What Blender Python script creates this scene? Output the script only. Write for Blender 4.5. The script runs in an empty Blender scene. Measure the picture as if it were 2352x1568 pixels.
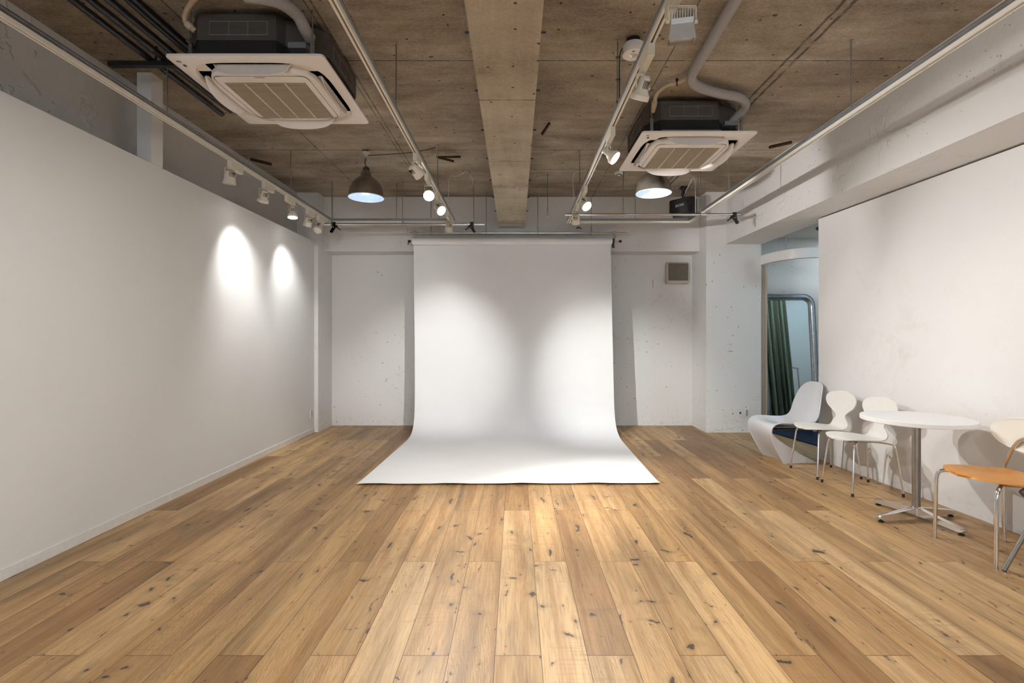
import bpy, bmesh, math, random
from mathutils import Vector, Matrix, Quaternion
random.seed(7)
PI = math.pi
SC = bpy.context.scene
COL = SC.collection
F = 1145.0; VX, VY, HC = 1184.0, 775.0, 1.31
def at(px, py, Y):
    """world point seen at pixel (px,py) at distance Y"""
    return Vector(((px - VX) * Y / F, Y, HC - (py - VY) * Y / F))

# ------------------------------------------------------------------ node helpers
class NT:
    def __init__(s, name):
        s.m = bpy.data.materials.new(name); s.m.use_nodes = True
        s.t = s.m.node_tree; s.t.nodes.clear()
        s.out = s.t.nodes.new('ShaderNodeOutputMaterial')
        s.b = s.t.nodes.new('ShaderNodeBsdfPrincipled')
        s.t.links.new(s.b.outputs[0], s.out.inputs[0])
    def n(s, typ, **kw):
        nd = s.t.nodes.new(typ)
        for k, v in kw.items():
            setattr(nd, k, v)
        return nd
    def link(s, a, b): s.t.links.new(a, b)
    def put(s, v, sock):
        if hasattr(v, 'links'): s.link(v, sock)
        else: sock.default_value = v
    def math(s, op, a, b=0.0, c=None, clamp=False):
        nd = s.n('ShaderNodeMath', operation=op, use_clamp=clamp)
        s.put(a, nd.inputs[0]); s.put(b, nd.inputs[1])
        if c is not None: s.put(c, nd.inputs[2])
        return nd.outputs[0]
    def pos(s):
        g = s.n('ShaderNodeNewGeometry'); return g.outputs['Position']
    def scale(s, v, sc, off=(0, 0, 0)):
        mp = s.n('ShaderNodeMapping'); s.link(v, mp.inputs[0])
        mp.inputs['Scale'].default_value = sc; mp.inputs['Location'].default_value = off
        return mp.outputs[0]
    def noise(s, v, scale, detail=4, rough=.5, dist=0.0):
        nd = s.n('ShaderNodeTexNoise'); s.link(v, nd.inputs['Vector'])
        nd.inputs['Scale'].default_value = scale; nd.inputs['Detail'].default_value = detail
        nd.inputs['Roughness'].default_value = rough; nd.inputs['Distortion'].default_value = dist
        return nd.outputs['Fac']
    def vor(s, v, scale, rnd=1.0, feature='F1', dim='3D'):
        nd = s.n('ShaderNodeTexVoronoi', feature=feature, voronoi_dimensions=dim); s.link(v, nd.inputs['Vector'])
        nd.inputs['Scale'].default_value = scale; nd.inputs['Randomness'].default_value = rnd
        return nd
    def ramp(s, f, stops, interp='LINEAR'):
        nd = s.n('ShaderNodeValToRGB'); nd.color_ramp.interpolation = interp
        e = nd.color_ramp.elements
        while len(e) < len(stops): e.new(.5)
        for i, (p, c) in enumerate(stops):
            e[i].position = p
            e[i].color = (c[0], c[1], c[2], 1) if isinstance(c, (tuple, list)) else (c, c, c, 1)
        s.link(f, nd.inputs[0]); return nd.outputs[0]
    def mix(s, f, a, b, mode='MIX'):
        nd = s.n('ShaderNodeMix', data_type='RGBA', blend_type=mode)
        s.put(f, nd.inputs[0])
        for v, k in ((a, 6), (b, 7)):
            if isinstance(v, tuple): v = (v[0], v[1], v[2], 1)
            s.put(v, nd.inputs[k])
        return nd.outputs[2]
    def bump(s, h, strength=.3, dist=.01):
        nd = s.n('ShaderNodeBump'); nd.inputs['Strength'].default_value = strength
        nd.inputs['Distance'].default_value = dist
        s.link(h, nd.inputs['Height']); s.link(nd.outputs[0], s.b.inputs['Normal'])
    def color(s, v): s.put(v if not isinstance(v, tuple) else (v[0], v[1], v[2], 1), s.b.inputs['Base Color'])
    def rough(s, v): s.put(v, s.b.inputs['Roughness'])

def simple(name, col, rough=.5, metal=0.0, var=.06, scale=25, emit=None, estr=0, spec=None, bump=0):
    t = NT(name)
    f = t.noise(t.pos(), scale, 3, .6)
    lo = tuple(c * (1 - var) for c in col); hi = tuple(min(1, c * (1 + var)) for c in col)
    t.color(t.ramp(f, [(.3, lo), (.7, hi)]))
    t.rough(rough); t.b.inputs['Metallic'].default_value = metal
    if spec is not None: t.b.inputs['Specular IOR Level'].default_value = spec
    if emit:
        t.b.inputs['Emission Color'].default_value = (*emit, 1); t.b.inputs['Emission Strength'].default_value = estr
    if bump: t.bump(f, bump, .004)
    return t.m

# ---- rough painted wall
def wall_paint(name, col, pits=1.0, bump=.5, blotch=0.0, blotchcol=(.55, .47, .40), lumps=1.0, dirt=True):
    t = NT(name); p = t.pos()
    c = t.mix(t.noise(p, 1.3, 5, .6), tuple(x * .95 for x in col), tuple(min(1, x * 1.04) for x in col))
    # tiny air holes
    v = t.vor(p, 22)
    v2 = t.vor(p, 9)
    r1 = t.math('GREATER_THAN', t.n_sep(v.outputs['Color'], 0), .80)
    h1 = t.math('MULTIPLY', t.math('LESS_THAN', v.outputs['Distance'], .11), r1)
    r2 = t.math('GREATER_THAN', t.n_sep(v2.outputs['Color'], 1), .86)
    h2 = t.math('MULTIPLY', t.math('LESS_THAN', v2.outputs['Distance'], .085), r2)
    hole = t.math('MAXIMUM', h1, h2)
    dist = t.noise(p, .9, 3, .5)
    hole = t.math('MULTIPLY', hole, t.math('GREATER_THAN', dist, .47))
    if blotch:
        b = t.ramp(t.noise(p, 2.6, 7, .72, .4), [(.50, 0.0), (.72, 1.0)])
        big = t.ramp(t.noise(p, .8, 2, .5), [(.42, 0.0), (.6, 1.0)])
        c = t.mix(t.math('MULTIPLY', t.math('MULTIPLY', b, big), blotch), c, blotchcol)
    if dirt:
        sx = t.n('ShaderNodeSeparateXYZ'); t.link(p, sx.inputs[0])
        low = t.math('SUBTRACT', 1.0, t.math('DIVIDE', sx.outputs[2], .22), clamp=True)
        dn = t.ramp(t.noise(p, 14, 6, .75), [(.5, 0.0), (.68, 1.0)])
        c = t.mix(t.math('MULTIPLY', t.math('MULTIPLY', low, dn), .35), c, (.35, .31, .27))
    c = t.mix(t.math('MULTIPLY', hole, .60 * pits), c, (.12, .10, .085))
    t.color(c); t.rough(.75)
    h = t.noise(p, 34, 2, .7)
    if lumps:
        l = t.ramp(t.noise(p, 5.5, 2, .6, .8), [(.60, 0.0), (.635, 1.0)])
        l = t.math('MULTIPLY', l, t.ramp(t.noise(p, 1.1, 0), [(.5, 0.0), (.6, 1.0)]))
        h = t.math('ADD', t.math('MULTIPLY', h, .35), t.math('MULTIPLY', l, .9 * lumps))
    if bump > .1: t.bump(h, bump * 1.5, .008)
    return t.m
def _sep(self, v, i):
    nd = self.n('ShaderNodeSeparateColor'); self.link(v, nd.inputs[0]); return nd.outputs[i]
NT.n_sep = _sep

def concrete(name, seams, stops, streak=(1.6, 14, 3), bumpstr=.6):
    t = NT(name); p = t.pos()
    a = t.noise(t.scale(p, (1, 1.7, 1)), 1.1, 8, .62, .3)
    s = t.noise(t.scale(p, streak), 1.0, 6, .65, .15)
    fn = t.noise(t.scale(p, (1, 1.6, 1)), 55, 6, .75)
    f = t.math('ADD', t.math('MULTIPLY', a, .50), t.math('ADD', t.math('MULTIPLY', s, .17), t.math('MULTIPLY', fn, .33)))
    c = t.ramp(f, stops)
    v = t.vor(p, 7, dim='2D'); r = t.math('GREATER_THAN', t.n_sep(v.outputs['Color'], 0), .82)
    hole = t.math('MULTIPLY', t.math('LESS_THAN', t.math('ADD', v.outputs['Distance'], t.math('MULTIPLY', t.noise(p, 40), .05)), .085), r)
    v2 = t.vor(t.scale(p, (1, 1.6, 1)), 2.6, dim='2D'); r2 = t.math('GREATER_THAN', t.n_sep(v2.outputs['Color'], 1), .80)
    spot = t.math('MULTIPLY', t.math('LESS_THAN', t.math('ADD', v2.outputs['Distance'], t.math('MULTIPLY', t.noise(p, 22, 5, .7), .09)), .085), r2)
    hole = t.math('MAXIMUM', hole, spot)
    sx = t.n('ShaderNodeSeparateXYZ'); t.link(p, sx.inputs[0])
    wob = t.math('MULTIPLY', t.math('SUBTRACT', t.noise(p, 9, 3), .5), .02)
    line = None
    for axis, ph, per, w, half in seams:
        q = t.math('DIVIDE', t.math('SUBTRACT', t.math('ADD', sx.outputs[axis], wob if w > .02 else 0.0), ph), per)
        fr = t.math('ABSOLUTE', t.math('SUBTRACT', t.math('FRACT', t.math('ADD', q, .5)), .5))
        m = t.math('LESS_THAN', fr, w / per / 2)
        if half == 1: m = t.math('MULTIPLY', m, t.math('GREATER_THAN', sx.outputs[0], 0.0))
        if half == -1: m = t.math('MULTIPLY', m, t.math('LESS_THAN', sx.outputs[0], 0.0))
        line = m if line is None else t.math('MAXIMUM', line, m)
    if line is not None:
        brk = t.ramp(t.noise(p, 6, 4, .7), [(.34, .15), (.5, .9)])
        line = t.math('MULTIPLY', line, brk)
        c = t.mix(t.math('MULTIPLY', line, .85), c, (.045, .034, .024))
    c = t.mix(t.math('MULTIPLY', hole, .85), c, (.03, .023, .017))
    t.color(c); t.rough(.9)
    t.bump(t.noise(t.scale(p, (1, 1.6, 1)), 48, 2, .75), bumpstr, .008)
    return t.m

def wood_floor():
    t = NT('oak_planks'); p = t.pos()
    sx = t.n('ShaderNodeSeparateXYZ'); t.link(p, sx.inputs[0]); X, Y = sx.outputs[0], sx.outputs[1]
    W, L = .1905, 1.726
    xs = t.math('DIVIDE', t.math('ADD', X, .0845), W)
    c = t.math('FLOOR', xs); fx = t.math('FRACT', xs)
    odd = t.math('ABSOLUTE', t.math('MODULO', c, 2.0))
    ys = t.math('ADD', t.math('DIVIDE', t.math('SUBTRACT', Y, 2.055), L), t.math('MULTIPLY', odd, .5))
    r = t.math('FLOOR', ys); fy = t.math('FRACT', ys)
    cb = t.n('ShaderNodeCombineXYZ'); t.link(c, cb.inputs[0]); t.link(r, cb.inputs[1])
    wn = t.n('ShaderNodeTexWhiteNoise', noise_dimensions='2D'); t.link(cb.outputs[0], wn.inputs['Vector'])
    idv = wn.outputs['Value']; idc = wn.outputs['Color']
    # per-board offset coordinates
    off = t.n('ShaderNodeCombineXYZ'); t.link(t.math('ADD', X, t.math('MULTIPLY', idv, 17.3)), off.inputs[0]); t.link(t.math('ADD', Y, t.math('MULTIPLY', idv, 31.7)), off.inputs[1]); t.link(t.math('MULTIPLY', idv, 37.0), off.inputs[2])
    P = off.outputs[0]
    # wood tone for each board
    tone = t.ramp(idv, [(0, (.27, .150, .062)), (.2, (.35, .205, .088)), (.45, (.42, .258, .115)), (.7, (.46, .292, .138)), (1, (.52, .345, .175))])
    broad = t.noise(t.scale(P, (5.5, .7, 1)), 1.0, 5, .6, .6)
    tone = t.mix(.8, tone, t.ramp(broad, [(.26, (.40, .38, .36)), (.5, (.98, .98, .98)), (.72, (1.34, 1.32, 1.26))]), 'MULTIPLY')
    band = t.ramp(t.noise(t.scale(P, (16, .35, 1)), 1.0, 2, .5, .3), [(.52, (1, 1, 1)), (.60, (.80, .72, .64)), (.72, (.74, .66, .56))])
    tone = t.mix(.75, tone, band, 'MULTIPLY')
    fine = t.noise(t.scale(P, (120, 5, 1)), 1.0, 6, .7, .5)
    tone = t.mix(.55, tone, t.ramp(fine, [(.32, (.50, .44, .37)), (.54, (1.08, 1.08, 1.08))]), 'MULTIPLY')
    # cathedral grain
    w = t.n('ShaderNodeTexWave', wave_type='RINGS', rings_direction='SPHERICAL')
    t.link(t.scale(P, (2.2, .55, .3)), w.inputs['Vector']); w.inputs['Scale'].default_value = 14
    w.inputs['Distortion'].default_value = 9; w.inputs['Detail'].default_value = 3; w.inputs['Detail Scale'].default_value = 1.4
    cm = t.ramp(t.noise(t.scale(P, (4, .9, 1)), 1.0, 2), [(.5, 0.0), (.62, 1.0)])
    cath = t.math('MULTIPLY', t.math('MULTIPLY', t.ramp(w.outputs['Fac'], [(.0, 1.0), (.28, 0.0)]), cm), .42)
    tone = t.mix(cath, tone, (.19, .105, .045))
    # saw marks across the boards
    saw = t.noise(t.scale(P, (4, 60, 1)), 1.0, 3, .6, .3)
    sm = t.ramp(t.noise(t.scale(P, (3, 1.4, 1), (4, 2, 0)), 1.0, 2), [(.5, 0.0), (.62, 1.0)])
    tone = t.mix(t.math('MULTIPLY', t.math('MULTIPLY', t.ramp(saw, [(.52, 0.0), (.7, 1.0)]), sm), .35), tone, (.20, .12, .06))
    smg = t.ramp(t.noise(t.scale(P, (3.4, 1.5, 1), (9, 4, 0)), 1.0, 6, .72, .6), [(.58, 0.0), (.76, 1.0)])
    tone = t.mix(t.math('MULTIPLY', smg, .6), tone, (.16, .105, .06))
    # knots
    for sc_, thr, rnd, el in ((4.2, .12, .66, (1.5, .55, 1)), (9.0, .12, .86, (1.5, .6, 1)), (3.4, .10, .60, (.7, 1.1, 1)), (13.0, .12, .90, (.9, .9, 1))):
        pp = t.scale(P, el)
        dsp = t.n('ShaderNodeTexNoise'); t.link(t.scale(P, (1, .55, 1)), dsp.inputs['Vector']); dsp.inputs['Scale'].default_value = 11; dsp.inputs['Detail'].default_value = 4
        mv = t.n('ShaderNodeVectorMath', operation='MULTIPLY_ADD'); t.link(dsp.outputs['Color'], mv.inputs[0]); mv.inputs[1].default_value = (.16, .20, 0); t.link(pp, mv.inputs[2])
        v = t.vor(mv.outputs[0], sc_, dim='2D')
        keep = t.math('GREATER_THAN', t.n_sep(v.outputs['Color'], 0), rnd)
        core = t.math('MULTIPLY', t.ramp(v.outputs['Distance'], [(thr * .28, 1.0), (thr * .55, 0.0)]), keep)
        halo = t.math('MULTIPLY', t.ramp(v.outputs['Distance'], [(thr * .2, 1.0), (thr * 1.5, 0.0)]), keep)
        tone = t.mix(t.math('MULTIPLY', halo, .5), tone, (.17, .105, .055))
        tone = t.mix(t.math('MULTIPLY', core, .88), tone, (.035, .028, .022))
    # gaps
    g1 = t.math('LESS_THAN', t.math('MINIMUM', fx, t.math('SUBTRACT', 1.0, fx)), .0016 / W)
    g2 = t.math('LESS_THAN', t.math('MINIMUM', fy, t.math('SUBTRACT', 1.0, fy)), .0018 / L)
    g = t.math('MAXIMUM', g1, g2)
    tone = t.mix(t.math('MULTIPLY', g, .8), tone, (.07, .035, .015))
    t.color(tone)
    t.rough(t.ramp(fine, [(.2, .50), (.8, .36)]))
    t.b.inputs['Specular IOR Level'].default_value = .35
    t.bump(t.noise(t.scale(P, (60, 4, 1)), 1.0, 2, .7), .12, .002)
    return t.m

M = {}
M['floor'] = wood_floor()
M['ceil'] = concrete('board_formed_concrete',
    [(1, 3.62, 1.73, .012, 0), (0, -1.225, 20, .010, 0), (0, -1.265, 20, .008, 0), (0, -2.11, 20, .010, 0), (0, 1.10, 20, .009, 0), (0, 1.965, 20, .022, 1), (0, 2.03, 20, .024, 1)],
    [(.36, (.14, .107, .073)), (.46, (.30, .242, .177)), (.54, (.42, .352, .268)), (.64, (.60, .52, .42))], streak=(1.2, 9, 3))
M['beam'] = concrete('smooth_concrete', [(1, 3.27, 1.14, .010, 0)],
    [(.36, (.20, .16, .11)), (.45, (.35, .295, .22)), (.55, (.44, .38, .29)), (.68, (.60, .53, .42))], streak=(14, 1.8, 3), bumpstr=.4)
M['wall'] = wall_paint('white_painted_concrete', (.80, .79, .775))
M['wallr'] = wall_paint('white_painted_board', (.82, .81, .80), pits=.15, bump=.15, blotch=.42, blotchcol=(.62, .54, .47), lumps=.2)
M['walll'] = wall_paint('smooth_white_panel', (.80, .80, .785), pits=0.0, bump=.06, lumps=0, dirt=False)
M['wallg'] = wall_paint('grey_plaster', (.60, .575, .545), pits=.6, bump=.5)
M['base'] = simple('white_skirting', (.80, .78, .74), .45)
M['paper'] = simple('white_paper', (.88, .88, .885), .85, var=.015, scale=3)
M['alu'] = simple('aluminium_rail', (.42, .44, .46), .32, .9, var=.1)
M['track'] = simple('cream_track', (.83, .79, .70), .4, var=.02)
M['slot'] = simple('dark_slot', (.02, .018, .016), .7)
M['steel'] = simple('zinc_rod', (.42, .43, .43), .35, 1.0)
M['chrome'] = simple('chrome', (.78, .78, .79), .13, 1.0, var=.02)
M['brushed'] = simple('brushed_steel', (.36, .35, .335), .36, 1.0)
M['cream'] = simple('cream_lamp_enamel', (.80, .74, .62), .38, var=.03)
M['greylamp'] = simple('silver_lamp_housing', (.52, .50, .47), .4, .3)
M['black'] = simple('black_plastic', (.018, .018, .02), .42)
M['bpipe'] = simple('black_pipe_insulation', (.018, .018, .021), .36)
M['acwhite'] = simple('ac_panel_plastic', (.88, .83, .78), .45, var=.02)
M['acgrille'] = simple('ac_grille_plastic', (.46, .39, .29), .6, var=.03)
M['acrib'] = simple('ac_grille_rib_plastic', (.62, .54, .42), .6, var=.02)
M['acbody'] = simple('ac_body_sheet', (.105, .095, .085), .55, .3)
M['acfoam'] = simple('ac_black_foam', (.017, .018, .017), .9)
M['acflange'] = simple('ac_grey_flange', (.20, .20, .215), .6)
M['line'] = simple('light_knockout_line', (.30, .29, .27), .5)
M['hose'] = simple('beige_corrugated_hose', (.55, .44, .31), .6)
M['wrap'] = simple('grey_pipe_wrap', (.36, .34, .33), .75, bump=.5, scale=60)
M['duct'] = simple('aluminium_foil', (.4, .4, .4), .5, .5)
M['shade'] = simple('bronzed_steel_shade', (.30, .265, .225), .34, .85, var=.25, scale=9)
M['shadein'] = simple('white_shade_enamel', (.74, .81, .92), .5)
M['chairw'] = simple('white_lacquered_plywood', (.84, .82, .775), .38, var=.015)
M['panton'] = simple('glossy_white_plastic', (.80, .81, .84), .16, var=.01)
M['ply'] = simple('pale_wood_edge', (.60, .44, .30), .5)
M['orange'] = simple('orange_veneer', (.70, .30, .055), .32, var=.12, scale=12)
M['creamback'] = simple('cream_lacquer', (.84, .81, .72), .4, var=.01)
M['blackseat'] = simple('black_leatherette', (.02, .022, .025), .3)
M['table'] = simple('white_laminate', (.87, .87, .87), .35, var=.01)
M['speaker'] = simple('black_speaker_cabinet', (.012, .012, .013), .38)
M['logo'] = simple('silver_lettering', (.7, .7, .7), .3, .2)
M['ink'] = simple('dark_lettering', (.06, .05, .05), .5)
M['plate'] = simple('white_switch_plastic', (.80, .79, .77), .4)
M['plategrey'] = simple('grey_socket_plastic', (.42, .40, .37), .5)
M['vent'] = simple('grimy_vent_slats', (.22, .185, .14), .6)
M['ventf'] = simple('yellowed_vent_plastic', (.56, .50, .42), .5)
M['rug'] = simple('navy_carpet', (.006, .020, .055), .95, var=.9, scale=160, bump=1)
M['green'] = simple('sage_green_cloth', (.34, .42, .33), .85, var=.08)
M['beige'] = simple('beige_cloth', (.58, .50, .41), .85, var=.04)
M['rail'] = simple('white_rail_fascia', (.86, .85, .83), .35, var=.01)
M['mframe'] = simple('silver_leaf_frame', (.45, .50, .54), .28, .9, var=.18, scale=30)
M['mirror'] = simple('mirror_glass', (.86, .90, .90), .01, 1.0, var=0)
M['rust'] = simple('rusty_pipe', (.06, .03, .018), .8, var=.4)
M['bracket'] = simple('taped_bracket', (.50, .41, .33), .6)
M['lensoff'] = simple('lamp_reflector', (.75, .73, .68), .2, .7)
def emitmat(name, col, s):
    t = NT(name); t.color(tuple(col)); t.b.inputs['Emission Color'].default_value = (*col, 1)
    t.b.inputs['Emission Strength'].default_value = s; t.rough(.4); return t.m
M['lens'] = emitmat('lit_lamp_glass', (1, .96, .90), 14)
M['burst'] = emitmat('bright_lamp_glass', (1, .98, .92), 60)
M['bulb'] = emitmat('lit_daylight_bulb', (.72, .86, 1.0), 1.8)

# ------------------------------------------------------------------ mesh builder
class MB:
    def __init__(s): s.bm = bmesh.new()
    def box(s, x0, x1, y0, y1, z0, z1, bev=0, mat=None):
        b2 = bmesh.new(); bmesh.ops.create_cube(b2, size=1)
        for v in b2.verts:
            v.co = Vector(((x0 + x1) / 2 + v.co.x * (x1 - x0), (y0 + y1) / 2 + v.co.y * (y1 - y0), (z0 + z1) / 2 + v.co.z * (z1 - z0)))
        if bev: bmesh.ops.bevel(b2, geom=b2.edges[:], offset=bev, segments=2, affect='EDGES')
        if mat is not None: b2.transform(mat)
        s._join(b2); return s
    def _join(s, b2):
        me = bpy.data.meshes.new('tmp'); b2.to_mesh(me); b2.free(); s.bm.from_mesh(me); bpy.data.meshes.remove(me)
    def tube(s, pts, r, seg=12, caps=True, rad=None, ridges=0):
        pts = [Vector(p) for p in pts]; n = len(pts); rings = []
        up = None
        for i, p in enumerate(pts):
            d = (pts[min(i + 1, n - 1)] - pts[max(i - 1, 0)]).normalized()
            if up is None:
                up = d.orthogonal().normalized()
            else:
                up = (up - d * up.dot(d))
                up = up.normalized() if up.length > 1e-6 else d.orthogonal().normalized()
            sd = d.cross(up); rr = rad[i] if rad else r
            rings.append([s.bm.verts.new(p + (up * math.cos(2 * PI * k / seg) + sd * math.sin(2 * PI * k / seg)) * rr) for k in range(seg)])
        for i in range(n - 1):
            for k in range(seg):
                f = s.bm.faces.new((rings[i][k], rings[i][(k + 1) % seg], rings[i + 1][(k + 1) % seg], rings[i + 1][k])); f.smooth = True
        if caps:
            s.bm.faces.new(rings[0][::-1]); s.bm.faces.new(rings[-1])
        return s
    def cyl(s, a, b, r, seg=16): return s.tube([a, b], r, seg)
    def lathe(s, prof, seg=32, origin=(0, 0, 0), mat=None, skip=None, closed_ends=True):
        o = Vector(origin); rings = []; m = mat or Matrix()
        for (r, z) in prof:
            if r < 1e-6: rings.append([s.bm.verts.new(m @ (o + Vector((0, 0, z))))])
            else: rings.append([s.bm.verts.new(m @ (o + Vector((r * math.cos(2 * PI * k / seg), r * math.sin(2 * PI * k / seg), z)))) for k in range(seg)])
        for i in range(len(rings) - 1):
            A, B = rings[i], rings[i + 1]
            for k in range(seg):
                if skip and skip(i, k): continue
                k2 = (k + 1) % seg
                if len(A) == 1 and len(B) == 1: continue
                if len(A) == 1: f = s.bm.faces.new((A[0], B[k], B[k2]))
                elif len(B) == 1: f = s.bm.faces.new((A[k], A[k2], B[0]))
                else: f = s.bm.faces.new((A[k], A[k2], B[k2], B[k]))
                f.smooth = True
        return s
    def prism(s, poly, z0, z1, mat=None):
        m = mat or Matrix()
        a = [s.bm.verts.new(m @ Vector((x, y, z0))) for x, y in poly]; b = [s.bm.verts.new(m @ Vector((x, y, z1))) for x, y in poly]
        s.bm.faces.new(a[::-1]); s.bm.faces.new(b); n = len(poly)
        for i in range(n): s.bm.faces.new((a[i], a[(i + 1) % n], b[(i + 1) % n], b[i]))
        return s
    def shell(s, rows, t):
        """rows: grid of points; gives the sheet a thickness t (offset along -normal)"""
        R, C = len(rows), len(rows[0]); G = [[Vector(p) for p in r] for r in rows]
        nor = [[None] * C for _ in range(R)]
        for i in range(R):
            for j in range(C):
                du = G[i][min(j + 1, C - 1)] - G[i][max(j - 1, 0)]
                dv = G[min(i + 1, R - 1)][j] - G[max(i - 1, 0)][j]
                n = du.cross(dv)
                nor[i][j] = n.normalized() if n.length > 1e-9 else (nor[i][j - 1] if j else (nor[i - 1][j] if i else Vector((0, 0, 1))))
        T = [[s.bm.verts.new(G[i][j]) for j in range(C)] for i in range(R)]
        B = [[s.bm.verts.new(G[i][j] - nor[i][j] * t) for j in range(C)] for i in range(R)]
        for i in range(R - 1):
            for j in range(C - 1):
                f = s.bm.faces.new((T[i][j], T[i][j + 1], T[i + 1][j + 1], T[i + 1][j])); f.smooth = True
                f = s.bm.faces.new((B[i][j], B[i + 1][j], B[i + 1][j + 1], B[i][j + 1])); f.smooth = True
        for j in range(C - 1):
            for i in (0, R - 1): s.bm.faces.new((T[i][j], T[i][j + 1], B[i][j + 1], B[i][j]))
        for i in range(R - 1):
            for j in (0, C - 1): s.bm.faces.new((T[i][j], T[i + 1][j], B[i + 1][j], B[i][j]))
        return s
    def mesh(s, name, mat):
        bmesh.ops.remove_doubles(s.bm, verts=s.bm.verts, dist=1e-5)
        bmesh.ops.recalc_face_normals(s.bm, faces=s.bm.faces)
        me = bpy.data.meshes.new(name); s.bm.to_mesh(me); s.bm.free()
        me.set_sharp_from_angle(angle=math.radians(42))
        me.materials.append(mat); return me
    def build(s, name, mat, parent=None, loc=None):
        o = bpy.data.objects.new(name, s.mesh(name, mat)); COL.objects.link(o)
        if parent: o.parent = parent
        if loc: o.location = loc
        return o

def inst(name, me, parent=None, loc=(0, 0, 0), rot=None):
    o = bpy.data.objects.new(name, me); COL.objects.link(o)
    if parent: o.parent = parent
    o.location = loc
    if rot is not None:
        o.rotation_mode = 'QUATERNION'; o.rotation_quaternion = rot
    return o
def thing(name, label, cat, loc=(0, 0, 0), rz=0, group=None):
    o = bpy.data.objects.new(name, None); o.empty_display_size = .05; COL.objects.link(o)
    o.location = loc; o.rotation_euler = (0, 0, rz)
    return tag(o, label, cat, group)
def tag(o, label, cat, group=None):
    o['label'] = label; o['category'] = cat
    if group: o['group'] = group
    return o
def struct(name, mb, mat, label=None):
    o = mb.build(name, mat); o['kind'] = 'structure'
    if label: o['label'] = label
    o['category'] = 'room'
    return o
def text(name, body, size, mat, parent, loc, rot, shear=0, ext=.0004, sx=1.0):
    c = bpy.data.curves.new(name, 'FONT'); c.body = body; c.size = size; c.extrude = ext; c.shear = shear
    c.align_x = 'CENTER'; c.align_y = 'CENTER'; c.materials.append(mat)
    tmp = bpy.data.objects.new(name + '_tmp', c); COL.objects.link(tmp)
    me = bpy.data.meshes.new_from_object(tmp.evaluated_get(bpy.context.evaluated_depsgraph_get()))
    bpy.data.objects.remove(tmp); bpy.data.curves.remove(c); me.materials.clear(); me.materials.append(mat)
    o = bpy.data.objects.new(name, me); COL.objects.link(o); o.parent = parent; o.location = loc
    if isinstance(rot, Quaternion): o.rotation_mode = 'QUATERNION'; o.rotation_quaternion = rot
    else: o.rotation_euler = rot
    o.scale = (sx, 1, 1)
    return o
def smooth(pts, n=8):
    P = [Vector(p) for p in pts]; out = []
    for i in range(len(P) - 1):
        p0, p1, p2, p3 = P[max(i - 1, 0)], P[i], P[i + 1], P[min(i + 2, len(P) - 1)]
        for k in range(n):
            t = k / n
            out.append(.5 * ((2 * p1) + (p2 - p0) * t + (2 * p0 - 5 * p1 + 4 * p2 - p3) * t * t + (3 * p1 - p0 - 3 * p2 + p3) * t ** 3))
    out.append(P[-1]); return out
def interp(tab, t):
    for (a, va), (b, vb) in zip(tab, tab[1:]):
        if t <= b:
            u = (t - a) / (b - a) if b > a else 0; u = max(0, u)
            return va + (vb - va) * u
    return tab[-1][1]

# ------------------------------------------------------------------ room shell
CZ = 3.32
YB = -3.6
struct('floor', MB().box(-3.1, 5.4, YB, 7.6, -.1, 0), M['floor'], 'oak plank floor')
struct('ceiling', MB().box(-3.2, 2.92, YB, 7.6, CZ, CZ + .15), M['ceil'], 'bare concrete ceiling')
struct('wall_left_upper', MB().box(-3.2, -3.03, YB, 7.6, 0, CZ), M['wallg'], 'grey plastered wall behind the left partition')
# left partition (slightly splayed)
pl = [(-2.742, YB), (-2.79, 6.98), (-2.86, 6.98), (-2.84, YB)]
struct('wall_left', MB().prism(pl, 0, 2.638), M['walll'], 'smooth white partition wall')
bs = MB()
bs.prism([(-2.736, YB), (-2.784, 6.98), (-2.79, 6.98), (-2.742, YB)], 0, .062)
struct('baseboard_left', bs, M['base'], 'white skirting under left partition')
struct('trim_1', MB().box(-2.87, -2.762, 3.78, 3.905, 2.638, CZ), M['walll'], 'square white post above left partition')
struct('wall_back', MB().box(-3.2, 2.65, 7.43, 7.6, 0, CZ), M['wall'], 'white painted back wall')
struct('trim_2', MB().box(-2.735, 2.63, 7.13, 7.43, 2.543, CZ), M['wall'], 'white beam across back wall')
struct('trim_3', MB().box(-3.03, -2.735, 6.91, 7.43, 0, CZ), M['wall'], 'white corner column at back left')
struct('trim_4', MB().box(2.632, 3.39, 6.88, 7.6, 0, CZ), M['wall'], 'white column with switches')
struct('trim_5', MB().prism([(2.905, YB), (3.75, YB), (3.75, 5.37), (3.40, 5.37), (3.40, 6.88), (2.905, 6.88)], 2.60, CZ), M['wall'], 'white beam along right wall')
b = MB().box(-.237, .131, YB, 6.86, 2.867, CZ)
bo = struct('trim_6', b, M['beam'], 'bare concrete ceiling beam')
for k in range(8):
    yy = 2.02 + .62 * k
    for xx, d_ in ((-.237, -1), (.131, 1)):
        MB().cyl((xx - .002 * d_, yy, 2.925), (xx + .030 * d_, yy, 2.925), .0055, 8).build('form_tie', M['black'], bo)
struct('trim_7', MB().box(-.237, .131, 6.862, 7.13, 2.87, CZ), M['wall'], 'white painted end of ceiling beam')
struct('wall_right', MB().prism([(3.656, YB), (3.27, 5.38), (3.37, 5.38), (3.756, YB)], 0, 2.586), M['wallr'], 'white board partition on the right')
struct('wall_side_back', MB().box(3.39, 5.4, 7.43, 7.6, 0, 3.0), M['wall'], 'far wall of the side room')
struct('wall_side_right', MB().box(5.3, 5.45, 2.8, 7.6, 0, 3.0), M['walll'], 'side room wall')
struct('wall_side_front', MB().box(3.4, 5.4, 2.8, 2.95, 0, 3.0), M['walll'], 'side room wall')
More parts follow.
